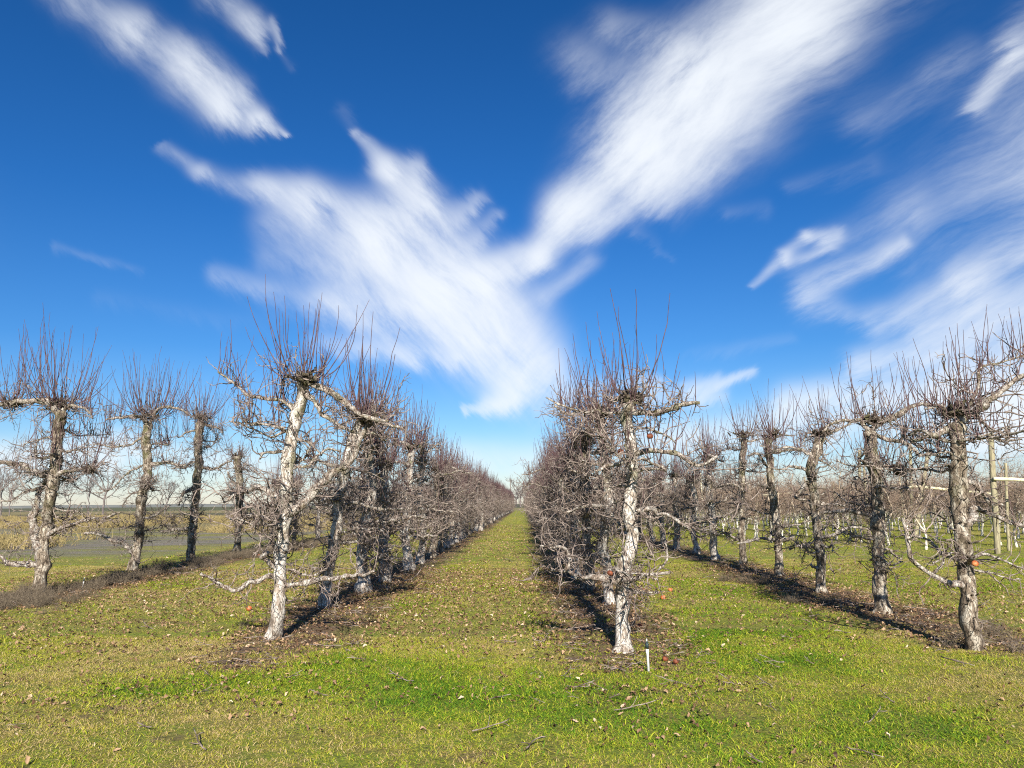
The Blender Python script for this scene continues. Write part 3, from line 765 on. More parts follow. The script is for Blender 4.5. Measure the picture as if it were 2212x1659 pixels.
# ------------------------------------------------------------------ ground
def axis(a, b_, d0, grow, lim):
    out = [0.]; d = d0
    while out[-1] < b_:
        out.append(out[-1]+d)
        if out[-1] > lim: d *= grow
    neg = [0.]; d = d0
    while neg[-1] > a:
        neg.append(neg[-1]-d)
        if -neg[-1] > 12: d *= grow
    return np.array(sorted(set(neg[1:]+out)))
xs = axis(-4500, 4500, .16, 1.06, 12); ys = axis(-600, 7000, .16, 1.05, 24)
XX, YY = np.meshgrid(xs, ys); ZZ = gz(XX, YY)
mb = MB(); nx = len(xs); ny = len(ys)
i = np.arange(ny-1)[:, None]*nx; j = np.arange(nx-1)[None]
mb.add(np.stack([XX, YY, ZZ], -1), np.stack([i+j, i+j+1, i+nx+j+1, i+nx+j], -1).reshape(-1, 4))
m, nt, b = mat('orchard_ground')
tc = nt.nodes.new('ShaderNodeTexCoord'); P_ = tc.outputs['Object']
sx = nt.nodes.new('ShaderNodeSeparateXYZ'); nt.links.new(P_, sx.inputs[0]); gx, gy = sx.outputs[0], sx.outputs[1]
nf = noise(nt, P_, 26, 6, .7); nm_ = noise(nt, P_, 2.2, 4, .6); nl = noise(nt, P_, .35, 3); nv = noise(nt, P_, 90, 3, .7)
nw = noise(nt, P_, 1.3, 4, .65)
grass = ramp(nt, nf, [(.30, (.09, .08, .02)), (.47, (.22, .205, .04)), (.62, (.34, .31, .055)), (.8, (.44, .37, .12))])
green = ramp(nt, nf, [(.32, (.08, .11, .014)), (.5, (.21, .26, .028)), (.7, (.36, .38, .045))])
c = mix(nt, ramp(nt, nm_, [(.42, (0, 0, 0)), (.6, (1, 1, 1))]), grass, green)
soil = ramp(nt, nf, [(.3, (.065, .04, .024)), (.5, (.17, .108, .062)), (.68, (.29, .20, .12)), (.85, (.42, .32, .21))])
c = mix(nt, math_(nt, 'MULTIPLY', ramp(nt, nw, [(.58, (0, 0, 0)), (.68, (1, 1, 1))]), .75), c, soil)
# litter strips under the rows
dm = None
for rx in ROWX:
    d = math_(nt, 'ABSOLUTE', math_(nt, 'SUBTRACT', gx, rx)); dm = d if dm is None else math_(nt, 'MINIMUM', dm, d)
w = math_(nt, 'ADD', dm, math_(nt, 'MULTIPLY', math_(nt, 'SUBTRACT', nw, .5), 1.5))
mr = nt.nodes.new('ShaderNodeMapRange'); mr.inputs[1].default_value = .95; mr.inputs[2].default_value = .5; nt.links.new(w, mr.inputs[0])
ms = nt.nodes.new('ShaderNodeMapRange'); ms.inputs[1].default_value = 6.5; ms.inputs[2].default_value = 9; nt.links.new(math_(nt, 'ADD', gy, math_(nt, 'MULTIPLY', nl, 2)), ms.inputs[0])
me_ = nt.nodes.new('ShaderNodeMapRange'); me_.inputs[1].default_value = 195; me_.inputs[2].default_value = 190; nt.links.new(gy, me_.inputs[0])
c = mix(nt, math_(nt, 'MULTIPLY', math_(nt, 'MULTIPLY', mr.outputs[0], ramp(nt, nm_, [(.36, (.35, .35, .35)), (.5, (1, 1, 1))])), math_(nt, 'MULTIPLY', ms.outputs[0], me_.outputs[0])), c, soil)
# open field on the left and beyond
fld = ramp(nt, noise(nt, vmath(nt, 'MULTIPLY', P_, (.3, 1, 1)), .9, 5, .7), [(.33, (.09, .075, .05)), (.45, (.24, .21, .17)), (.56, (.17, .15, .10)), (.68, (.20, .21, .08))])
straw = ramp(nt, noise(nt, vmath(nt, 'MULTIPLY', P_, (.3, 1, 1)), .5, 5, .7), [(.35, (.13, .11, .05)), (.6, (.29, .235, .10)), (.8, (.19, .18, .07))])
farf = ramp(nt, noise(nt, P_, .01, 4), [(.4, (.10, .085, .05)), (.6, (.10, .115, .045))])
yy_ = math_(nt, 'ADD', gy, math_(nt, 'ADD', math_(nt, 'MULTIPLY', math_(nt, 'SUBTRACT', nl, .5), 16), math_(nt, 'MULTIPLY', gx, .1)))
def band(v, a0, a1):
    q = nt.nodes.new('ShaderNodeMapRange'); q.inputs[1].default_value = a0; q.inputs[2].default_value = a1; nt.links.new(v, q.inputs[0]); return q.outputs[0]
left = band(math_(nt, 'ADD', gx, math_(nt, 'MULTIPLY', math_(nt, 'SUBTRACT', nl, .5), 3)), -11.2, -12.8)
fldm = mix(nt, ramp(nt, noise(nt, vmath(nt, 'MULTIPLY', P_, (.25, 1, 1)), .22, 4, .6), [(.48, (0, 0, 0)), (.58, (1, 1, 1))]), fld, mix(nt, .5, c, straw)); fc = mix(nt, band(yy_, 22, 28), c, fldm)
fc = mix(nt, band(yy_, 48, 62), fc, straw); fc = mix(nt, band(yy_, 128, 140), fc, farf)
c = mix(nt, left, c, fc)
beyond = band(gy, 191, 196); fb = mix(nt, band(gy, 300, 330), straw, farf)
c = mix(nt, beyond, c, fb)
nt.links.new(c, b.inputs['Base Color']); b.inputs['Roughness'].default_value = .95
bump(nt, math_(nt, 'ADD', nf, math_(nt, 'MULTIPLY', nv, .4)), b, 1.0, .05)
g_o = mb.build('ground', m); tag(g_o, kind='structure')

# hills on the left horizon
m, nt, b = mat('hill_ground'); tc = nt.nodes.new('ShaderNodeTexCoord'); n1 = noise(nt, tc.outputs['Object'], .004, 4)
nt.links.new(ramp(nt, n1, [(.4, (.15, .155, .14)), (.6, (.21, .215, .19))]), b.inputs['Base Color']); b.inputs['Roughness'].default_value = 1
mb = MB(); nxh = 160; xh = np.linspace(-5200, -200, nxh); rows_ = []
for q_, (yy0, hf) in enumerate(((5600, 0), (5750, .6), (6000, 1), (6400, .2), (6600, -.05))):
    rows_.append(np.stack([xh, np.full(nxh, yy0), -3+hf*(8+34*fbm(xh*.0011+3, xh*0+q_*.3, 4))*np.clip((-xh-200)/900, 0, 1)], -1))
i = np.arange(4)[:, None]*nxh; j = np.arange(nxh-1)[None]
mb.add(np.stack(rows_), np.stack([i+j, i+j+1, i+nxh+j+1, i+nxh+j], -1).reshape(-1, 4)); tag(mb.build('hills', m), kind='structure')

# ------------------------------------------------------------------ grass, litter, weeds
def mat_tone(name, stops, trans=.25, rough=.6):
    m, nt, b = mat(name)
    at = nt.nodes.new('ShaderNodeAttribute'); at.attribute_type = 'INSTANCER'; at.attribute_name = 'tone'
    oi = nt.nodes.new('ShaderNodeObjectInfo')
    uv = nt.nodes.new('ShaderNodeAttribute'); uv.attribute_name = 'rnd'
    f = math_(nt, 'ADD', at.outputs['Fac'], math_(nt, 'MULTIPLY', math_(nt, 'SUBTRACT', uv.outputs['Fac'], .5), .8), None, True)
    c = ramp(nt, f, stops); nt.links.new(c, b.inputs['Base Color']); b.inputs['Roughness'].default_value = rough
    tr = nt.nodes.new('ShaderNodeBsdfTranslucent'); nt.links.new(c, tr.inputs[0])
    mx = nt.nodes.new('ShaderNodeMixShader'); mx.inputs[0].default_value = trans
    out = nt.nodes['Material Output']; nt.links.new(b.outputs[0], mx.inputs[1]); nt.links.new(tr.outputs[0], mx.inputs[2]); nt.links.new(mx.outputs[0], out.inputs[0])
    return m
M['grass'] = mat_tone('grass_blades', [(0, (.075, .175, .012)), (.25, (.205, .32, .016)), (.5, (.44, .47, .03)), (.7, (.45, .38, .06)), (.86, (.44, .32, .11)), (1, (.55, .42, .20))], .3)
M['leaf'] = mat_tone('dead_leaves', [(0, (.07, .04, .025)), (.3, (.16, .09, .05)), (.6, (.28, .17, .095)), (.88, (.40, .27, .16)), (1, (.55, .43, .30))], .1)
def tuft(seed, n, rad, hmin, hmax, w):
    g = np.random.default_rng(seed); mb = MB()
    a = g.uniform(0, 6.28, n); rr = rad*np.sqrt(g.random(n)); S = np.stack([rr*np.cos(a), rr*np.sin(a), np.full(n, -.01)], -1)
    L = g.uniform(hmin, hmax, n); az = g.uniform(0, 6.28, n); D = np.stack([np.cos(az), np.sin(az), g.uniform(.3, 1.6, n)], -1)
    P = crook(S, D, L, 4, .12, -.28, g)
    side = unit(np.cross(D, [0, 0, 1.])+.2*g.normal(size=(n, 3)))*w/2
    wd = np.array([1, .95, .7, .12])[None, :, None]*g.uniform(.7, 1.3, n)[:, None, None]
    A = P-side[:, None]*wd; B_ = P+side[:, None]*wd
    V = np.stack([A, B_], 2).reshape(n, 8, 3)
    f = np.array([[0, 1, 3, 2], [2, 3, 5, 4], [4, 5, 7, 6]])
    F = (np.arange(n)*8)[:, None, None]+f[None]
    mb.add(V.reshape(-1, 3), F.reshape(-1, 4)); o = mb.build('grass_tuft', M['grass'], link=False, smooth=False)
    at = o.data.attributes.new('rnd', 'FLOAT', 'POINT'); at.data.foreach_set('value', np.repeat(g.random(n), 8).astype(np.float32))
    return o
def region_points(n, y0, y1, power=1.0, xmax=None):
    y = y0+(y1-y0)*rng.random(n)**power; x = (rng.random(n)*2-1)*(.72*y+1.2)
    return x, y
def litter_f(x, y):       # 1 under rows
    d = rowdist(x)+(fbm(x*1.1+5, y*1.1, 3)-.5)*1.3
    start = np.clip((y+1.5*fbm(x, y, 2)-8.6)/1.2, 0, 1)
    return np.clip((1.05-d)/.45, 0, 1)*start
def green_f(x, y):        # fresh green patches
    g = fbm(x*.55+40, y*.55+3, 4)+.34*(fbm(x*2.6+4, y*2.6+8, 3)-.5)
    s = 0
    for (px, py, r, a) in ((1000, 1530, 1.1, .25), (1250, 1560, .7, .22), (1800, 1430, .9, .3), (1650, 1370, .8, .3), (2050, 1560, .8, .22), (1500, 1590, .6, .2), (700, 1400, .6, .15), (280, 1500, .5, .22), (1240, 1390, .4, .22), (860, 1300, .6, .18), (1560, 1330, .7, .18)):
        X, Y = gnd(px, py); s = np.maximum(s, a*np.exp(-(((x-X)/r)**2+((y-Y)/r)**2)))
    return g+s
tufts = [tuft(700+i, 76, .13, .025, .066, .0055) for i in range(6)]
def make_grass():
    out = []
    for (n, y0, y1, sc) in ((20000, 3.4, 10, .9), (22000, 10, 22, 1.05), (15000, 22, 48, 1.5), (9000, 48, 100, 2.4)):
        x, y = region_points(n, y0, y1, .62 if y0 < 5 else .7)
        lf = litter_f(x, y); gr = green_f(x, y); bare = fbm(x*1.2+70, y*1.2+9, 3)
        keep = rng.random(n) < np.clip(1-lf*.78, .05, 1)*np.where(bare > .76, .5, 1)
        keep &= ~((x < -12.3+.6*vnoise(y*.5, x)) & (y-.1*x*0+.1*x > 22+3*vnoise(x*.7, y*.3))); keep &= ~((x > 80))
        keep &= (y < 60) | (np.abs(x) < 30)
        x, y, lf, gr = x[keep], y[keep], lf[keep], gr[keep]
        tone = .50-(gr-.5)*1.5+lf*.12+.14*rng.normal(size=len(x))-.05*(x > 0)+.17*np.clip((y-6.5)/4, 0, 1)+.17*np.clip((-x-.8)/2.5, 0, 1)+.15*np.exp(-((x+.9)/1.3)**2)*np.clip((y-8)/3, 0, 1)
        tone = np.where(rng.random(len(x)) < .14, tone+.3, tone)
        s = sc*(.75+.9*np.clip(gr-.42, 0, .35))*rng.uniform(.8, 1.25, len(x))
        big = rng.random(len(x)) < .035; s = np.where(big, s*1.7, s); tone = np.where(big, tone-.22, tone)
        out.append(np.stack([x, y, gz(x, y), np.clip(tone, .02, .98), s], -1))
    return np.vstack(out)
G = make_grass()
scatter('grass', G[:, :3], rng.uniform(0, 6.28, len(G)), G[:, 4], G[:, 3], tufts, M['grass'], 'short yellow-green grass covering the orchard floor and alley', 'grass')

def leaf(seed):
    g = np.random.default_rng(seed); mb = MB(); nu = 6; L = .042; W = .025
    u = np.linspace(0, 1, nu); w = W/2*np.sin(np.pi*np.clip(u*.93+.05, 0, 1))**.7
    cur = g.uniform(-.6, 1.4); tw = g.normal()*.8; fold = g.uniform(.2, 1.0)
    V = []
    for i in range(nu):
        ang = cur*(u[i]-.5)*2; c0 = np.array([L*(u[i]-.5), .004*g.normal(), .012*math.cos(ang)*abs(cur)-.006+.003*g.normal()])
        for s in (-1, 0, 1):
            d = np.array([0, s*math.cos(fold), abs(s)*math.sin(fold)*g.uniform(.6, 1.3)]); a = tw*(u[i]-.5)
            d = np.array([0, d[1]*math.cos(a)-d[2]*math.sin(a), d[1]*math.sin(a)+d[2]*math.cos(a)])
            V.append(c0+d*w[i])
    F = []
    for i in range(nu-1):
        for s in range(2): F.append([i*3+s, i*3+s+1, i*3+s+4, i*3+s+3])
    mb.add(V, F); o = mb.build('leaf_piece', M['leaf'], link=False)
    at = o.data.attributes.new('rnd', 'FLOAT', 'POINT'); at.data.foreach_set('value', np.full(len(V), g.random(), np.float32))
    return o
leaves = [leaf(800+i) for i in range(10)]
def make_leaves():
    out = []
    for (n, y0, y1, sc) in ((10000, 3.4, 8.5, .95), (56000, 8.5, 20, 1.05), (46000, 20, 60, 1.5)):
        x, y = region_points(n, y0, y1, .75)
        lf = litter_f(x, y); pt = fbm(x*.8+11, y*.8+23, 3)
        alley = np.exp(-((x+.9)/1.6)**2)*np.clip((y-8)/4, 0, 1)
        pr = .010+1.0*lf+.18*np.clip((pt-.52)*5, 0, 1)+.45*alley+.18*(x < -1.5)*(y > 6)+.20*(y > 8.5)
        for (px, py, r) in ((520, 1480, .5), (240, 1500, .35), (1450, 1520, .55), (1330, 1500, .5), (1560, 1480, .4), (1820, 1420, .4)):
            X, Y = gnd(px, py); pr = pr+.35*np.exp(-((x-X)**2+(y-Y)**2)/r**2)
        keep = rng.random(n) < pr; keep &= ~((x < -11.5) & (y > 17)); keep &= x < 9
        x, y, lf = x[keep], y[keep], lf[keep]
        out.append(np.stack([x, y, gz(x, y)+rng.uniform(.008, .04, len(x)), np.clip(.42+.19*rng.normal(size=len(x)), 0, .8), sc*rng.uniform(.6, 1.3, len(x))], -1))
    return np.vstack(out)
Lf = make_leaves()
scatter('fallen_leaves', Lf[:, :3], rng.uniform(0, 6.28, len(Lf)), Lf[:, 4], Lf[:, 3], leaves, M['leaf'], 'dry brown curled leaves littering the ground under the tree rows', 'leaf litter', tilt=rng.normal(size=(len(Lf), 2))*.5)

# prunings: thin broken twigs lying about
def stick(seed):
    g = np.random.default_rng(seed); mb = MB(); L = g.uniform(.10, .32)
    P = crook(np.array([[-L/2, 0, .012]]), np.array([[1., 0, 0]]), [L], 7, .16, 0, g); P[..., 2] = np.abs(P[..., 2]*.4)+.006
    tubes(mb, P, np.linspace(.0045, .0025, 7)[None], 5)
    P2 = crook(P[0, [2, 4]], np.array([[.6, .7, .15], [.6, -.7, .1]]), [L*.3, L*.22], 4, .15, 0, g); tubes(mb, P2, np.linspace(.003, .002, 4)[None]*np.ones((2, 1)), 4)
    return mb.build('stick_piece', M['twig'], link=False)
sticks = [stick(850+i) for i in range(6)]
x, y = region_points(3800, 3.6, 24, .8); kp = rng.random(len(x)) < .06+.9*litter_f(x, y)+.5*np.exp(-(((x-1.5)/1.2)**2+((y-7.2)/.9)**2)); x, y = x[kp], y[kp]
scatter('fallen_twigs', np.stack([x, y, gz(x, y)+.015], -1), rng.uniform(0, 6.28, len(x)), rng.uniform(.6, 1.4, len(x)), rng.random(len(x)), sticks, M['twig'], 'thin broken prunings scattered on the grass', 'twigs', tilt=rng.normal(size=(len(x), 2))*.12)

# dead weeds along the far left row
def weed(seed, hh=.3):
    g = np.random.default_rng(seed); mb = MB(); n = 46
    S = np.concatenate([g.normal(size=(n, 2))*.08, np.zeros((n, 1))], 1)
    D = np.concatenate([g.normal(size=(n, 2))*.6, np.ones((n, 1))], 1)
    P = crook(S, D, g.uniform(.12, hh, n), 5, .22, .0, g); tubes(mb, P, g.uniform(.0018, .0032, n)[:, None]*np.linspace(1, .6, 5)[None], 3, 0, False)
    nc = 150; pi = g.integers(0, n, nc); pj = g.integers(1, 5, nc)
    P2 = crook(P[pi, pj], g.normal(size=(nc, 3))+[0, 0, .4], g.uniform(.03, .1, nc), 3, .3, 0, g); tubes(mb, P2, np.full((nc, 3), .0018), 3, 0, False)
    return mb.build('weed_piece', M['weed'], link=False)
weeds = [weed(870+i) for i in range(5)]
n = 750; y = 9+28*rng.random(n)**.9; x = -8.95+rng.normal(size=n)*.36; kq = vnoise(y*1.3, x*2) > .32; x, y = x[kq], y[kq]; n = len(x)
n2 = 300; xa, ya = [], []
for (px, py, r, k) in ((1110, 1250, .3, 0), (1750, 1300, .3, 7), (2180, 1400, .4, 14), (1640, 1260, .4, 14), (545, 1345, .2, 4), (10, 1310, .6, 120)):
    X, Y = gnd(px, py); xa += list(X+rng.normal(size=k)*r); ya += list(Y+rng.normal(size=k)*r)
x = np.concatenate([x, xa]); y = np.concatenate([y, ya])
sc = rng.uniform(.3, 1.05, len(x)); sc[n:] *= .8
scatter('dead_weeds', np.stack([x, y, gz(x, y)-.01], -1), rng.uniform(0, 6.28, len(x)), sc, rng.random(len(x)), weeds, M['weed'], 'dark grey dead weeds tangled along the foot of the far left tree row', 'weeds')

# yellow weeds in the open field
M['straw'] = simple_twig('yellow_weed_stalk', (.18, .14, .06), (.38, .30, .13), 8)
def strawc(seed):
    g = np.random.default_rng(seed); mb = MB(); n = 60
    S = np.concatenate([g.normal(size=(n, 2))*.35, np.zeros((n, 1))], 1); D = np.concatenate([g.normal(size=(n, 2))*.4, np.ones((n, 1))], 1)
    P = crook(S, D, g.uniform(.25, .6, n), 4, .15, 0, g); tubes(mb, P, g.uniform(.008, .016, n)[:, None]*np.linspace(1, .5, 4)[None], 3, 0, False)
    return mb.build('straw_piece', M['straw'], link=False)
sw = [strawc(890+i) for i in range(4)]
n = 9000; x = -12-130*rng.random(n)**.9; y = 24+100*rng.random(n); kp = (fbm(x*.12, y*.06+7, 3) > np.where(y < 62, .56, .47)) & (x > -.8*y-4); x, y = x[kp], y[kp]
scatter('dry_field_weeds', np.stack([x, y, x*0-.02], -1), rng.uniform(0, 6.28, len(x)), rng.uniform(.6, 1.3, len(x)), rng.random(len(x)), sw, M['straw'], 'dry yellow weeds in the open field beyond the left row', 'weeds')

# ------------------------------------------------------------------ big bare trees in the field, distant trees, utility poles
def bare(seed, h, spread, thick):
    g = np.random.default_rng(seed); tr = MB(); cr = MB()
    q = resample([(0, 0, -.2), (g.normal()*.15, 0, h*.22), (g.normal()*.3, 0, h*.42)], .4, .08, g); tubes(tr, q, np.linspace(thick, thick*.7, len(q)), 8)
    S = [q[-1]]*5+[q[int(len(q)*.7)]]*2; n = len(S); S = np.array(S); a = np.arange(n)*2.4+g.uniform(0, 6); el = g.uniform(.5, 1.6, n)
    D = np.stack([np.cos(a)*spread, np.sin(a)*spread, el], -1); L = g.uniform(.35, .58, n)*h; r = thick*.55
    for lvl in range(4):
        P = crook(S, D, L, 6, .13, .06, g); rr = (np.full(len(S), r))[:, None]*np.linspace(1, .5, 6)[None]
        tubes(cr, P, rr, 5 if lvl < 2 else 3, 0, False)
        nc = len(S)*(4 if lvl < 3 else 0)
        if not nc: break
        nc = min(nc, 1500); pi = np.arange(nc) % len(S); pj = g.integers(2, 6, nc)
        S2 = P[pi, pj]; D = unit(P[pi, pj]-P[pi, pj-1])+.75*g.normal(size=(nc, 3))+[0, 0, .15]; L = L[pi]*g.uniform(.4, .65, nc); S = S2; r *= .48; r = max(r, .018)
    return tr, cr
def bare_tree(px, basey, h, seed, label, spread=.8, thick=.2, grp=None):
    X, Y = gnd(px, basey); tr, cr = bare(seed, h, spread, thick); root = empty('bare_tree', (X, Y, 0)); tr.build('trunk', M['bare_tree'], root); cr.build('crown', M['bare_tree'], root)
    tag(root, label, 'tree', grp)
bare_tree(222, 1115, 10.5, 1, 'rounded bare tree alone in the field, seen between the two leftmost old trees', .9, .22)
bare_tree(190, 1112, 9.5, 2, 'slim straight bare tree immediately left of the rounded bare tree in the field', .35, .13)
bare_tree(145, 1113, 9, 3, 'thin bare tree in the field just right of the leftmost old apple tree trunk', .4, .12)
bare_tree(20, 1117, 10, 4, 'slender bare tree in the field at the left edge, second from the edge', .45, .13)
bare_tree(3, 1119, 10, 5, 'slender bare tree cut by the left edge of the picture', .45, .13)
bare_tree(355, 1113, 7, 6, 'small bare tree in the field between second and third old trees from left', .6, .13)
def far_tree(px, Y, h, seed, label):
    X = pdir(px, 1085); X = X.x/X.y*Y; tr, cr = bare(seed, h, .8, .5); root = empty('bare_tree', (X, Y, 0)); tr.build('trunk', M['bare_tree'], root); cr.build('crown', M['bare_tree'], root); tag(root, label, 'tree')
far_tree(1124, 420, 15, 21, 'largest distant bare tree at the vanishing point of the grass alley')
far_tree(1116, 440, 11, 22, 'distant bare tree left of the largest one at the end of the alley')
far_tree(1134, 400, 9, 23, 'low dark distant tree at the right side of the alley end')
m, nt, b = mat('weathered_pole_wood'); b.inputs['Base Color'].default_value = (.13, .115, .10, 1); b.inputs['Roughness'].default_value = .9; M['pole'] = m
def utility(px, Y, h, label):
    d = pdir(px, 1085); X = d.x/d.y*Y; root = empty('utility_pole', (X, Y, 0))
    mb = MB(); tubes(mb, [(0, 0, -.3), (0, 0, h/2), (0, 0, h)], [.2, .17, .14], 10); mb.build('pole', M['pole'], root)
    mb = MB(); tubes(mb, [(-1.6, -.22, h-.6), (1.6, -.22, h-.6)], [.09, .09], 6); ca = mb.build('crossarm', M['pole'], root)
    for xx in (-1.45, -.7, .7, 1.45):
        mb = MB(); lathe(mb, [(0, h-.52), (.06, h-.52), (.09, h-.44), (.05, h-.38), (.07, h-.32), (0, h-.28)], 8, (xx, -.22, 0)); mb.build('insulator', M['nozz'], root)
    tag(root, label, 'utility pole', 'utility poles at the end of the alley')
utility(1103, 330, 12.2, 'tall utility pole with T crossarm left of the alley end')
utility(1132, 300, 9.0, 'utility pole standing right of the alley end in front of the distant trees')
utility(1121, 380, 10.5, 'most distant utility pole, between the other two at the alley end')

# ------------------------------------------------------------------ sun and sky
SUN_EL, SUN_AZ = 27.0, 4.0          # shadows run away from the camera, slightly to the left
s = bpy.data.lights.new('sun', 'SUN'); s.energy = 5.0; s.angle = R(.53); s.color = (1, .94, .84)
so = bpy.data.objects.new('sun', s); COL.objects.link(so)
ld = Vector((-math.sin(R(SUN_AZ))*math.cos(R(SUN_EL)), math.cos(R(SUN_AZ))*math.cos(R(SUN_EL)), -math.sin(R(SUN_EL))))
so.rotation_euler = ld.to_track_quat('-Z', 'Y').to_euler()
W = bpy.data.worlds.new('World'); SC.world = W; W.use_nodes = True; nt = W.node_tree
bg = nt.nodes['Background']
sky = nt.nodes.new('ShaderNodeTexSky'); sky.sky_type = 'NISHITA'; sky.sun_disc = False
sky.sun_elevation = R(SUN_EL); sky.sun_rotation = R(180-SUN_AZ); sky.air_density = 1.0; sky.dust_density = .25; sky.ozone_density = 2.5
hs = nt.nodes.new('ShaderNodeHueSaturation'); hs.inputs['Saturation'].default_value = SKY_SAT if 'SKY_SAT' in globals() else 1.0
nt.links.new(sky.outputs[0], hs.inputs['Color'])
tcw = nt.nodes.new('ShaderNodeTexCoord'); sp = nt.nodes.new('ShaderNodeSeparateXYZ'); nt.links.new(tcw.outputs['Generated'], sp.inputs[0])
dx, dy, dz = sp.outputs
# clouds: drawn in the tangent plane facing along the rows (u = x/y, v = z/y)
yc = math_(nt, 'MAXIMUM', dy, .02)
cu = math_(nt, 'DIVIDE', dx, yc); cv = math_(nt, 'DIVIDE', dz, yc)
cb = nt.nodes.new('ShaderNodeCombineXYZ'); nt.links.new(cu, cb.inputs[0]); nt.links.new(cv, cb.inputs[1])
UV = cb.outputs[0]
# fibre noise: stretched along the wind direction of each cloud bank, with a gentle large-scale warp
wn = nt.nodes.new('ShaderNodeTexNoise'); wn.inputs['Scale'].default_value = 4.0; wn.inputs['Detail'].default_value = 3; wn.inputs['Roughness'].default_value = .5; nt.links.new(UV, wn.inputs['Vector'])
wv = vmath(nt, 'SUBTRACT', wn.outputs['Color'], (.5, .5, .5)); wsn = vmath(nt, 'SCALE', wv); wsn.node.inputs['Scale'].default_value = .055
UV1 = vmath(nt, 'ADD', UV, wsn)
def fibre(ang, seed, scl=(1.6, 11)):
    ca, sa = math.cos(R(ang)), math.sin(R(ang))
    d1 = nt.nodes.new('ShaderNodeVectorMath'); d1.operation = 'DOT_PRODUCT'; nt.links.new(UV1, d1.inputs[0]); d1.inputs[1].default_value = (ca*scl[0], sa*scl[0], 0)
    d2 = nt.nodes.new('ShaderNodeVectorMath'); d2.operation = 'DOT_PRODUCT'; nt.links.new(UV1, d2.inputs[0]); d2.inputs[1].default_value = (-sa*scl[1], ca*scl[1], 0)
    cx = nt.nodes.new('ShaderNodeCombineXYZ'); nt.links.new(d1.outputs['Value'], cx.inputs[0]); nt.links.new(d2.outputs['Value'], cx.inputs[1]); cx.inputs[2].default_value = seed
    return noise(nt, cx.outputs[0], 1.5, 9, .66)
side = nt.nodes.new('ShaderNodeMapRange'); side.inputs[1].default_value = -.06; side.inputs[2].default_value = .08; nt.links.new(cu, side.inputs[0])
side2 = nt.nodes.new('ShaderNodeMapRange'); side2.inputs[1].default_value = .25; side2.inputs[2].default_value = .40; nt.links.new(cu, side2.inputs[0])
fL = fibre(-48, 3.0, (4.0, 15)); fR = fibre(44, 8.0, (4.0, 13)); fS = fibre(27, 5.0, (3.0, 16))
def lerp(t, a, b_): return math_(nt, 'MULTIPLY_ADD', t, math_(nt, 'SUBTRACT', b_, a), a)
FB = lerp(side.outputs[0], fL, lerp(side2.outputs[0], fR, fS))
fo = math_(nt, 'MULTIPLY', math_(nt, 'SUBTRACT', FB, .5), .075)
fx = math_(nt, 'MULTIPLY', fo, lerp(side.outputs[0], -.72, .74)); fy_ = math_(nt, 'MULTIPLY', fo, .68)
fv = nt.nodes.new('ShaderNodeCombineXYZ'); nt.links.new(fx, fv.inputs[0]); nt.links.new(fy_, fv.inputs[1])
UVW = vmath(nt, 'ADD', UV1, fv.outputs[0])
# capsule node group: the state vector carries (u, v, density so far)
cg = bpy.data.node_groups.new('cloud_streak', 'ShaderNodeTree')
for nm, ty in (('P', 'NodeSocketVector'), ('A', 'NodeSocketVector'), ('BA', 'NodeSocketVector'), ('InvLen2', 'NodeSocketFloat'), ('RA', 'NodeSocketFloat'), ('DR', 'NodeSocketFloat'), ('I', 'NodeSocketFloat')):
    cg.interface.new_socket(nm, in_out='INPUT', socket_type=ty)
cg.interface.new_socket('S', in_out='OUTPUT', socket_type='NodeSocketVector')
gi = cg.nodes.new('NodeGroupInput'); go = cg.nodes.new('NodeGroupOutput')
pa = vmath(cg, 'MULTIPLY_ADD', gi.outputs['P'], (1, 1, 0)); cg.links.new(gi.outputs['A'], pa.node.inputs[2])
dt = cg.nodes.new('ShaderNodeVectorMath'); dt.operation = 'DOT_PRODUCT'; cg.links.new(pa, dt.inputs[0]); cg.links.new(gi.outputs['BA'], dt.inputs[1])
h_ = math_(cg, 'MULTIPLY', dt.outputs['Value'], gi.outputs['InvLen2'], None, True)
scn = cg.nodes.new('ShaderNodeVectorMath'); scn.operation = 'SCALE'; cg.links.new(gi.outputs['BA'], scn.inputs[0]); cg.links.new(h_, scn.inputs['Scale'])
ds = cg.nodes.new('ShaderNodeVectorMath'); ds.operation = 'DISTANCE'; cg.links.new(pa, ds.inputs[0]); cg.links.new(scn.outputs[0], ds.inputs[1])
rr_ = math_(cg, 'MULTIPLY_ADD', h_, gi.outputs['DR'], gi.outputs['RA'])
q_ = math_(cg, 'DIVIDE', ds.outputs['Value'], rr_); e_ = math_(cg, 'MULTIPLY', math_(cg, 'MULTIPLY', q_, q_), -1.0)
cz = cg.nodes.new('ShaderNodeCombineXYZ'); cg.links.new(math_(cg, 'MULTIPLY', math_(cg, 'EXPONENT', e_), gi.outputs['I']), cz.inputs[2])
cg.links.new(vmath(cg, 'ADD', gi.outputs['P'], cz.outputs[0]), go.inputs[0])
def uv_of(px, py):
    d = pdir(px, py); return d.x/d.y, d.z/d.y
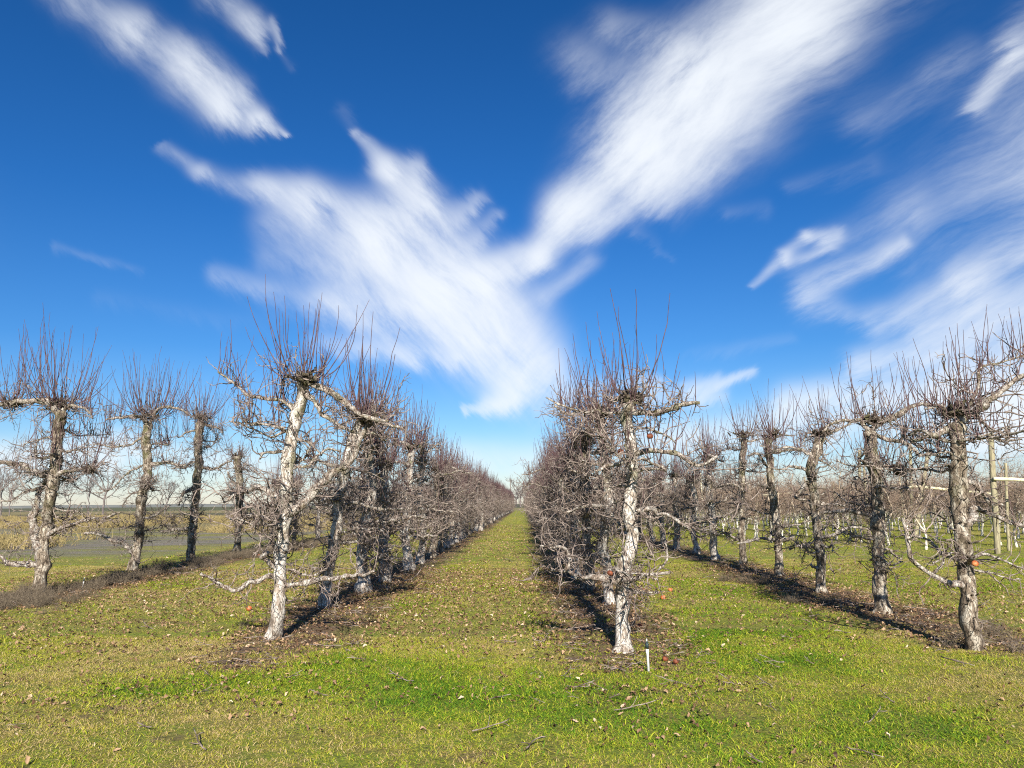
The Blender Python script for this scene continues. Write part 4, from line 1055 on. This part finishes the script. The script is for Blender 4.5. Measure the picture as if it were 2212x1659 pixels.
STREAKS = [
 # upper left streak
 (130, -30, 270, 50, 38, 44, .42), (270, 50, 400, 150, 42, 46, .5), (400, 150, 470, 215, 46, 44, .6), (470, 215, 560, 258, 40, 28, .8), (560, 258, 625, 290, 22, 8, 1.0), (380, 90, 520, 190, 30, 26, .3),
 (460, -20, 560, 55, 34, 28, .42), (596, 40, 614, 105, 9, 7, .3), (540, 40, 575, 110, 24, 14, .28), (610, 100, 640, 140, 8, 12, .10),
 # left arm
 (352, 318, 430, 370, 14, 20, .30), (430, 370, 560, 415, 20, 32, .36), (560, 400, 660, 440, 28, 44, .6), (660, 435, 800, 505, 46, 70, .85), (800, 510, 950, 620, 70, 82, 1.15), (950, 620, 1070, 720, 76, 88, 1.05),
 (1070, 720, 1150, 800, 76, 70, .95), (1150, 800, 1060, 862, 56, 26, .9), (1100, 866, 1000, 884, 22, 8, .7),
 (890, 440, 830, 360, 48, 28, .85), (830, 360, 770, 285, 24, 10, .5), (770, 285, 745, 230, 10, 16, .12), (905, 450, 885, 350, 32, 22, .5), (940, 500, 1030, 425, 42, 24, .5), (990, 545, 1075, 460, 36, 18, .38), (1020, 600, 1110, 540, 40, 30, .4),
 (470, 600, 700, 670, 22, 36, .36), (700, 670, 980, 730, 38, 60, .60), (590, 490, 850, 690, 46, 60, .46), (700, 755, 970, 780, 24, 20, .55), (560, 560, 800, 640, 30, 40, .18),
 # right arm
 (1040, 615, 1170, 545, 40, 32, .8), (1170, 545, 1240, 450, 32, 44, .95), (1240, 450, 1390, 320, 50, 88, 1.1), (1390, 320, 1535, 185, 86, 106, 1.3), (1535, 185, 1710, 40, 106, 98, 1.2), (1710, 40, 1900, -120, 94, 100, .9),
 (1250, 120, 1340, 180, 56, 50, .30), (1330, 40, 1420, 90, 40, 46, .25), (1290, 490, 1340, 455, 28, 24, .4), (1180, 640, 1280, 560, 26, 22, .3), (1420, 440, 1540, 350, 34, 40, .4), (1370, 500, 1440, 560, 14, 10, .10),
 # right side clouds
 (1615, 635, 1690, 560, 8, 16, .45), (1690, 555, 1740, 510, 14, 14, .5), (1740, 508, 1810, 500, 14, 18, .5), (1700, 570, 1800, 530, 12, 16, .4), (1800, 515, 1990, 450, 34, 44, .22), (1740, 625, 1960, 522, 40, 18, .62), (1740, 660, 1820, 680, 34, 28, .32),
 (1880, 690, 2110, 610, 34, 40, .50), (2090, 610, 2300, 490, 40, 50, .62), (1960, 560, 2260, 400, 50, 90, .18), (2110, 230, 2190, 120, 22, 34, .55), (2190, 120, 2300, 30, 40, 56, .6), (1880, 250, 2060, 150, 50, 44, .20), (1980, 420, 2250, 300, 80, 90, .16), (2000, 160, 2080, 110, 26, 30, .12),
 (1560, 465, 1640, 455, 18, 22, .12), (1700, 400, 1880, 345, 18, 26, .13), (1850, 790, 2260, 690, 34, 70, .75), (1980, 700, 2260, 640, 30, 50, .35), (1700, 880, 2100, 860, 26, 36, .4), (1480, 835, 1630, 808, 18, 10, .75), (1230, 850, 1430, 815, 28, 16, .45), (1400, 850, 1560, 850, 22, 16, .5), (1500, 770, 1700, 740, 16, 18, .12),
 (2080, 860, 2300, 860, 60, 70, 1.4), (1900, 930, 2200, 930, 34, 50, .8), (1300, 940, 1800, 920, 34, 50, .8), (1700, 880, 2260, 830, 40, 70, .7), (-200, 960, 260, 985, 34, 46, .9), (260, 985, 620, 1010, 34, 26, .6), (1000, 980, 1150, 985, 34, 34, .45),
 (120, 540, 320, 604, 13, 10, .13), (200, 650, 600, 700, 22, 28, .07), (2400, 300, 3200, 900, 200, 200, .6), (-900, 300, -300, 500, 60, 160, .4),
]
state = vmath(nt, 'MULTIPLY', UVW, (1, 1, 0))
for (ax, ay, bx, by, ra, rb, I) in STREAKS:
    A = uv_of(ax, ay); B2 = uv_of(bx, by); ba = (B2[0]-A[0], B2[1]-A[1])
    g_ = nt.nodes.new('ShaderNodeGroup'); g_.node_tree = cg
    nt.links.new(state, g_.inputs['P'])
    g_.inputs['A'].default_value = (-A[0], -A[1], 0); g_.inputs['BA'].default_value = (ba[0], ba[1], 0); g_.inputs['InvLen2'].default_value = 1/(ba[0]**2+ba[1]**2)
    sc_ = 1.04/1663.3*(1+A[1]**2)**.5
    g_.inputs['RA'].default_value = ra*sc_; g_.inputs['DR'].default_value = (rb-ra)*sc_; g_.inputs['I'].default_value = I*.92
    state = g_.outputs[0]
sxa = nt.nodes.new('ShaderNodeSeparateXYZ'); nt.links.new(state, sxa.inputs[0]); acc = sxa.outputs[2]
# behind the viewer: thin generic cirrus
fr = nt.nodes.new('ShaderNodeMapRange'); fr.inputs[1].default_value = .05; fr.inputs[2].default_value = .3; nt.links.new(dy, fr.inputs[0])
gen = math_(nt, 'MULTIPLY', math_(nt, 'MAXIMUM', math_(nt, 'SUBTRACT', FB, .52), 0), 3)
dens = math_(nt, 'ADD', math_(nt, 'MULTIPLY', acc, fr.outputs[0]), math_(nt, 'MULTIPLY', gen, math_(nt, 'SUBTRACT', 1, fr.outputs[0])))
mod = nt.nodes.new('ShaderNodeMapRange'); mod.inputs[1].default_value = .3; mod.inputs[2].default_value = .7; mod.inputs[3].default_value = .34; mod.inputs[4].default_value = 1.48
nt.links.new(FB, mod.inputs[0])
dens = math_(nt, 'MULTIPLY', dens, mod.outputs[0])
dens = math_(nt, 'DIVIDE', math_(nt, 'MULTIPLY', dens, dens), math_(nt, 'ADD', dens, .13))
alpha = math_(nt, 'SUBTRACT', 1, math_(nt, 'EXPONENT', math_(nt, 'MULTIPLY', dens, -1.3)))
STR = .051
# deepen the blue upward (clear, dry winter air)
el = nt.nodes.new('ShaderNodeMapRange'); el.inputs[1].default_value = 0; el.inputs[2].default_value = .6; nt.links.new(dz, el.inputs[0])
hz = ramp(nt, el.outputs[0], [(0, (1.0, 1.02, 1.22)), (.07, (.86, .98, 1.22)), (.16, (.60, .89, 1.21)), (.32, (.31, .73, 1.19)), (.6, (.17, .63, 1.17)), (1, (.12, .56, 1.07))])
skyc = mix(nt, 1.0, hs.outputs[0], hz, 'MULTIPLY')
CL = (9.3, 9.8, 10.4)
fin = mix(nt, alpha, skyc, CL)
nt.links.new(fin, bg.inputs['Color']); bg.inputs['Strength'].default_value = STR
vs = SC.view_settings; vs.view_transform = 'Standard'; vs.look = 'None'; vs.exposure = 0.98; vs.gamma = 1
SC.cycles.filter_width = 1.1; SC.cycles.max_bounces = 5; SC.cycles.diffuse_bounces = 3; SC.cycles.transparent_max_bounces = 4
SC.cycles.use_denoising = False
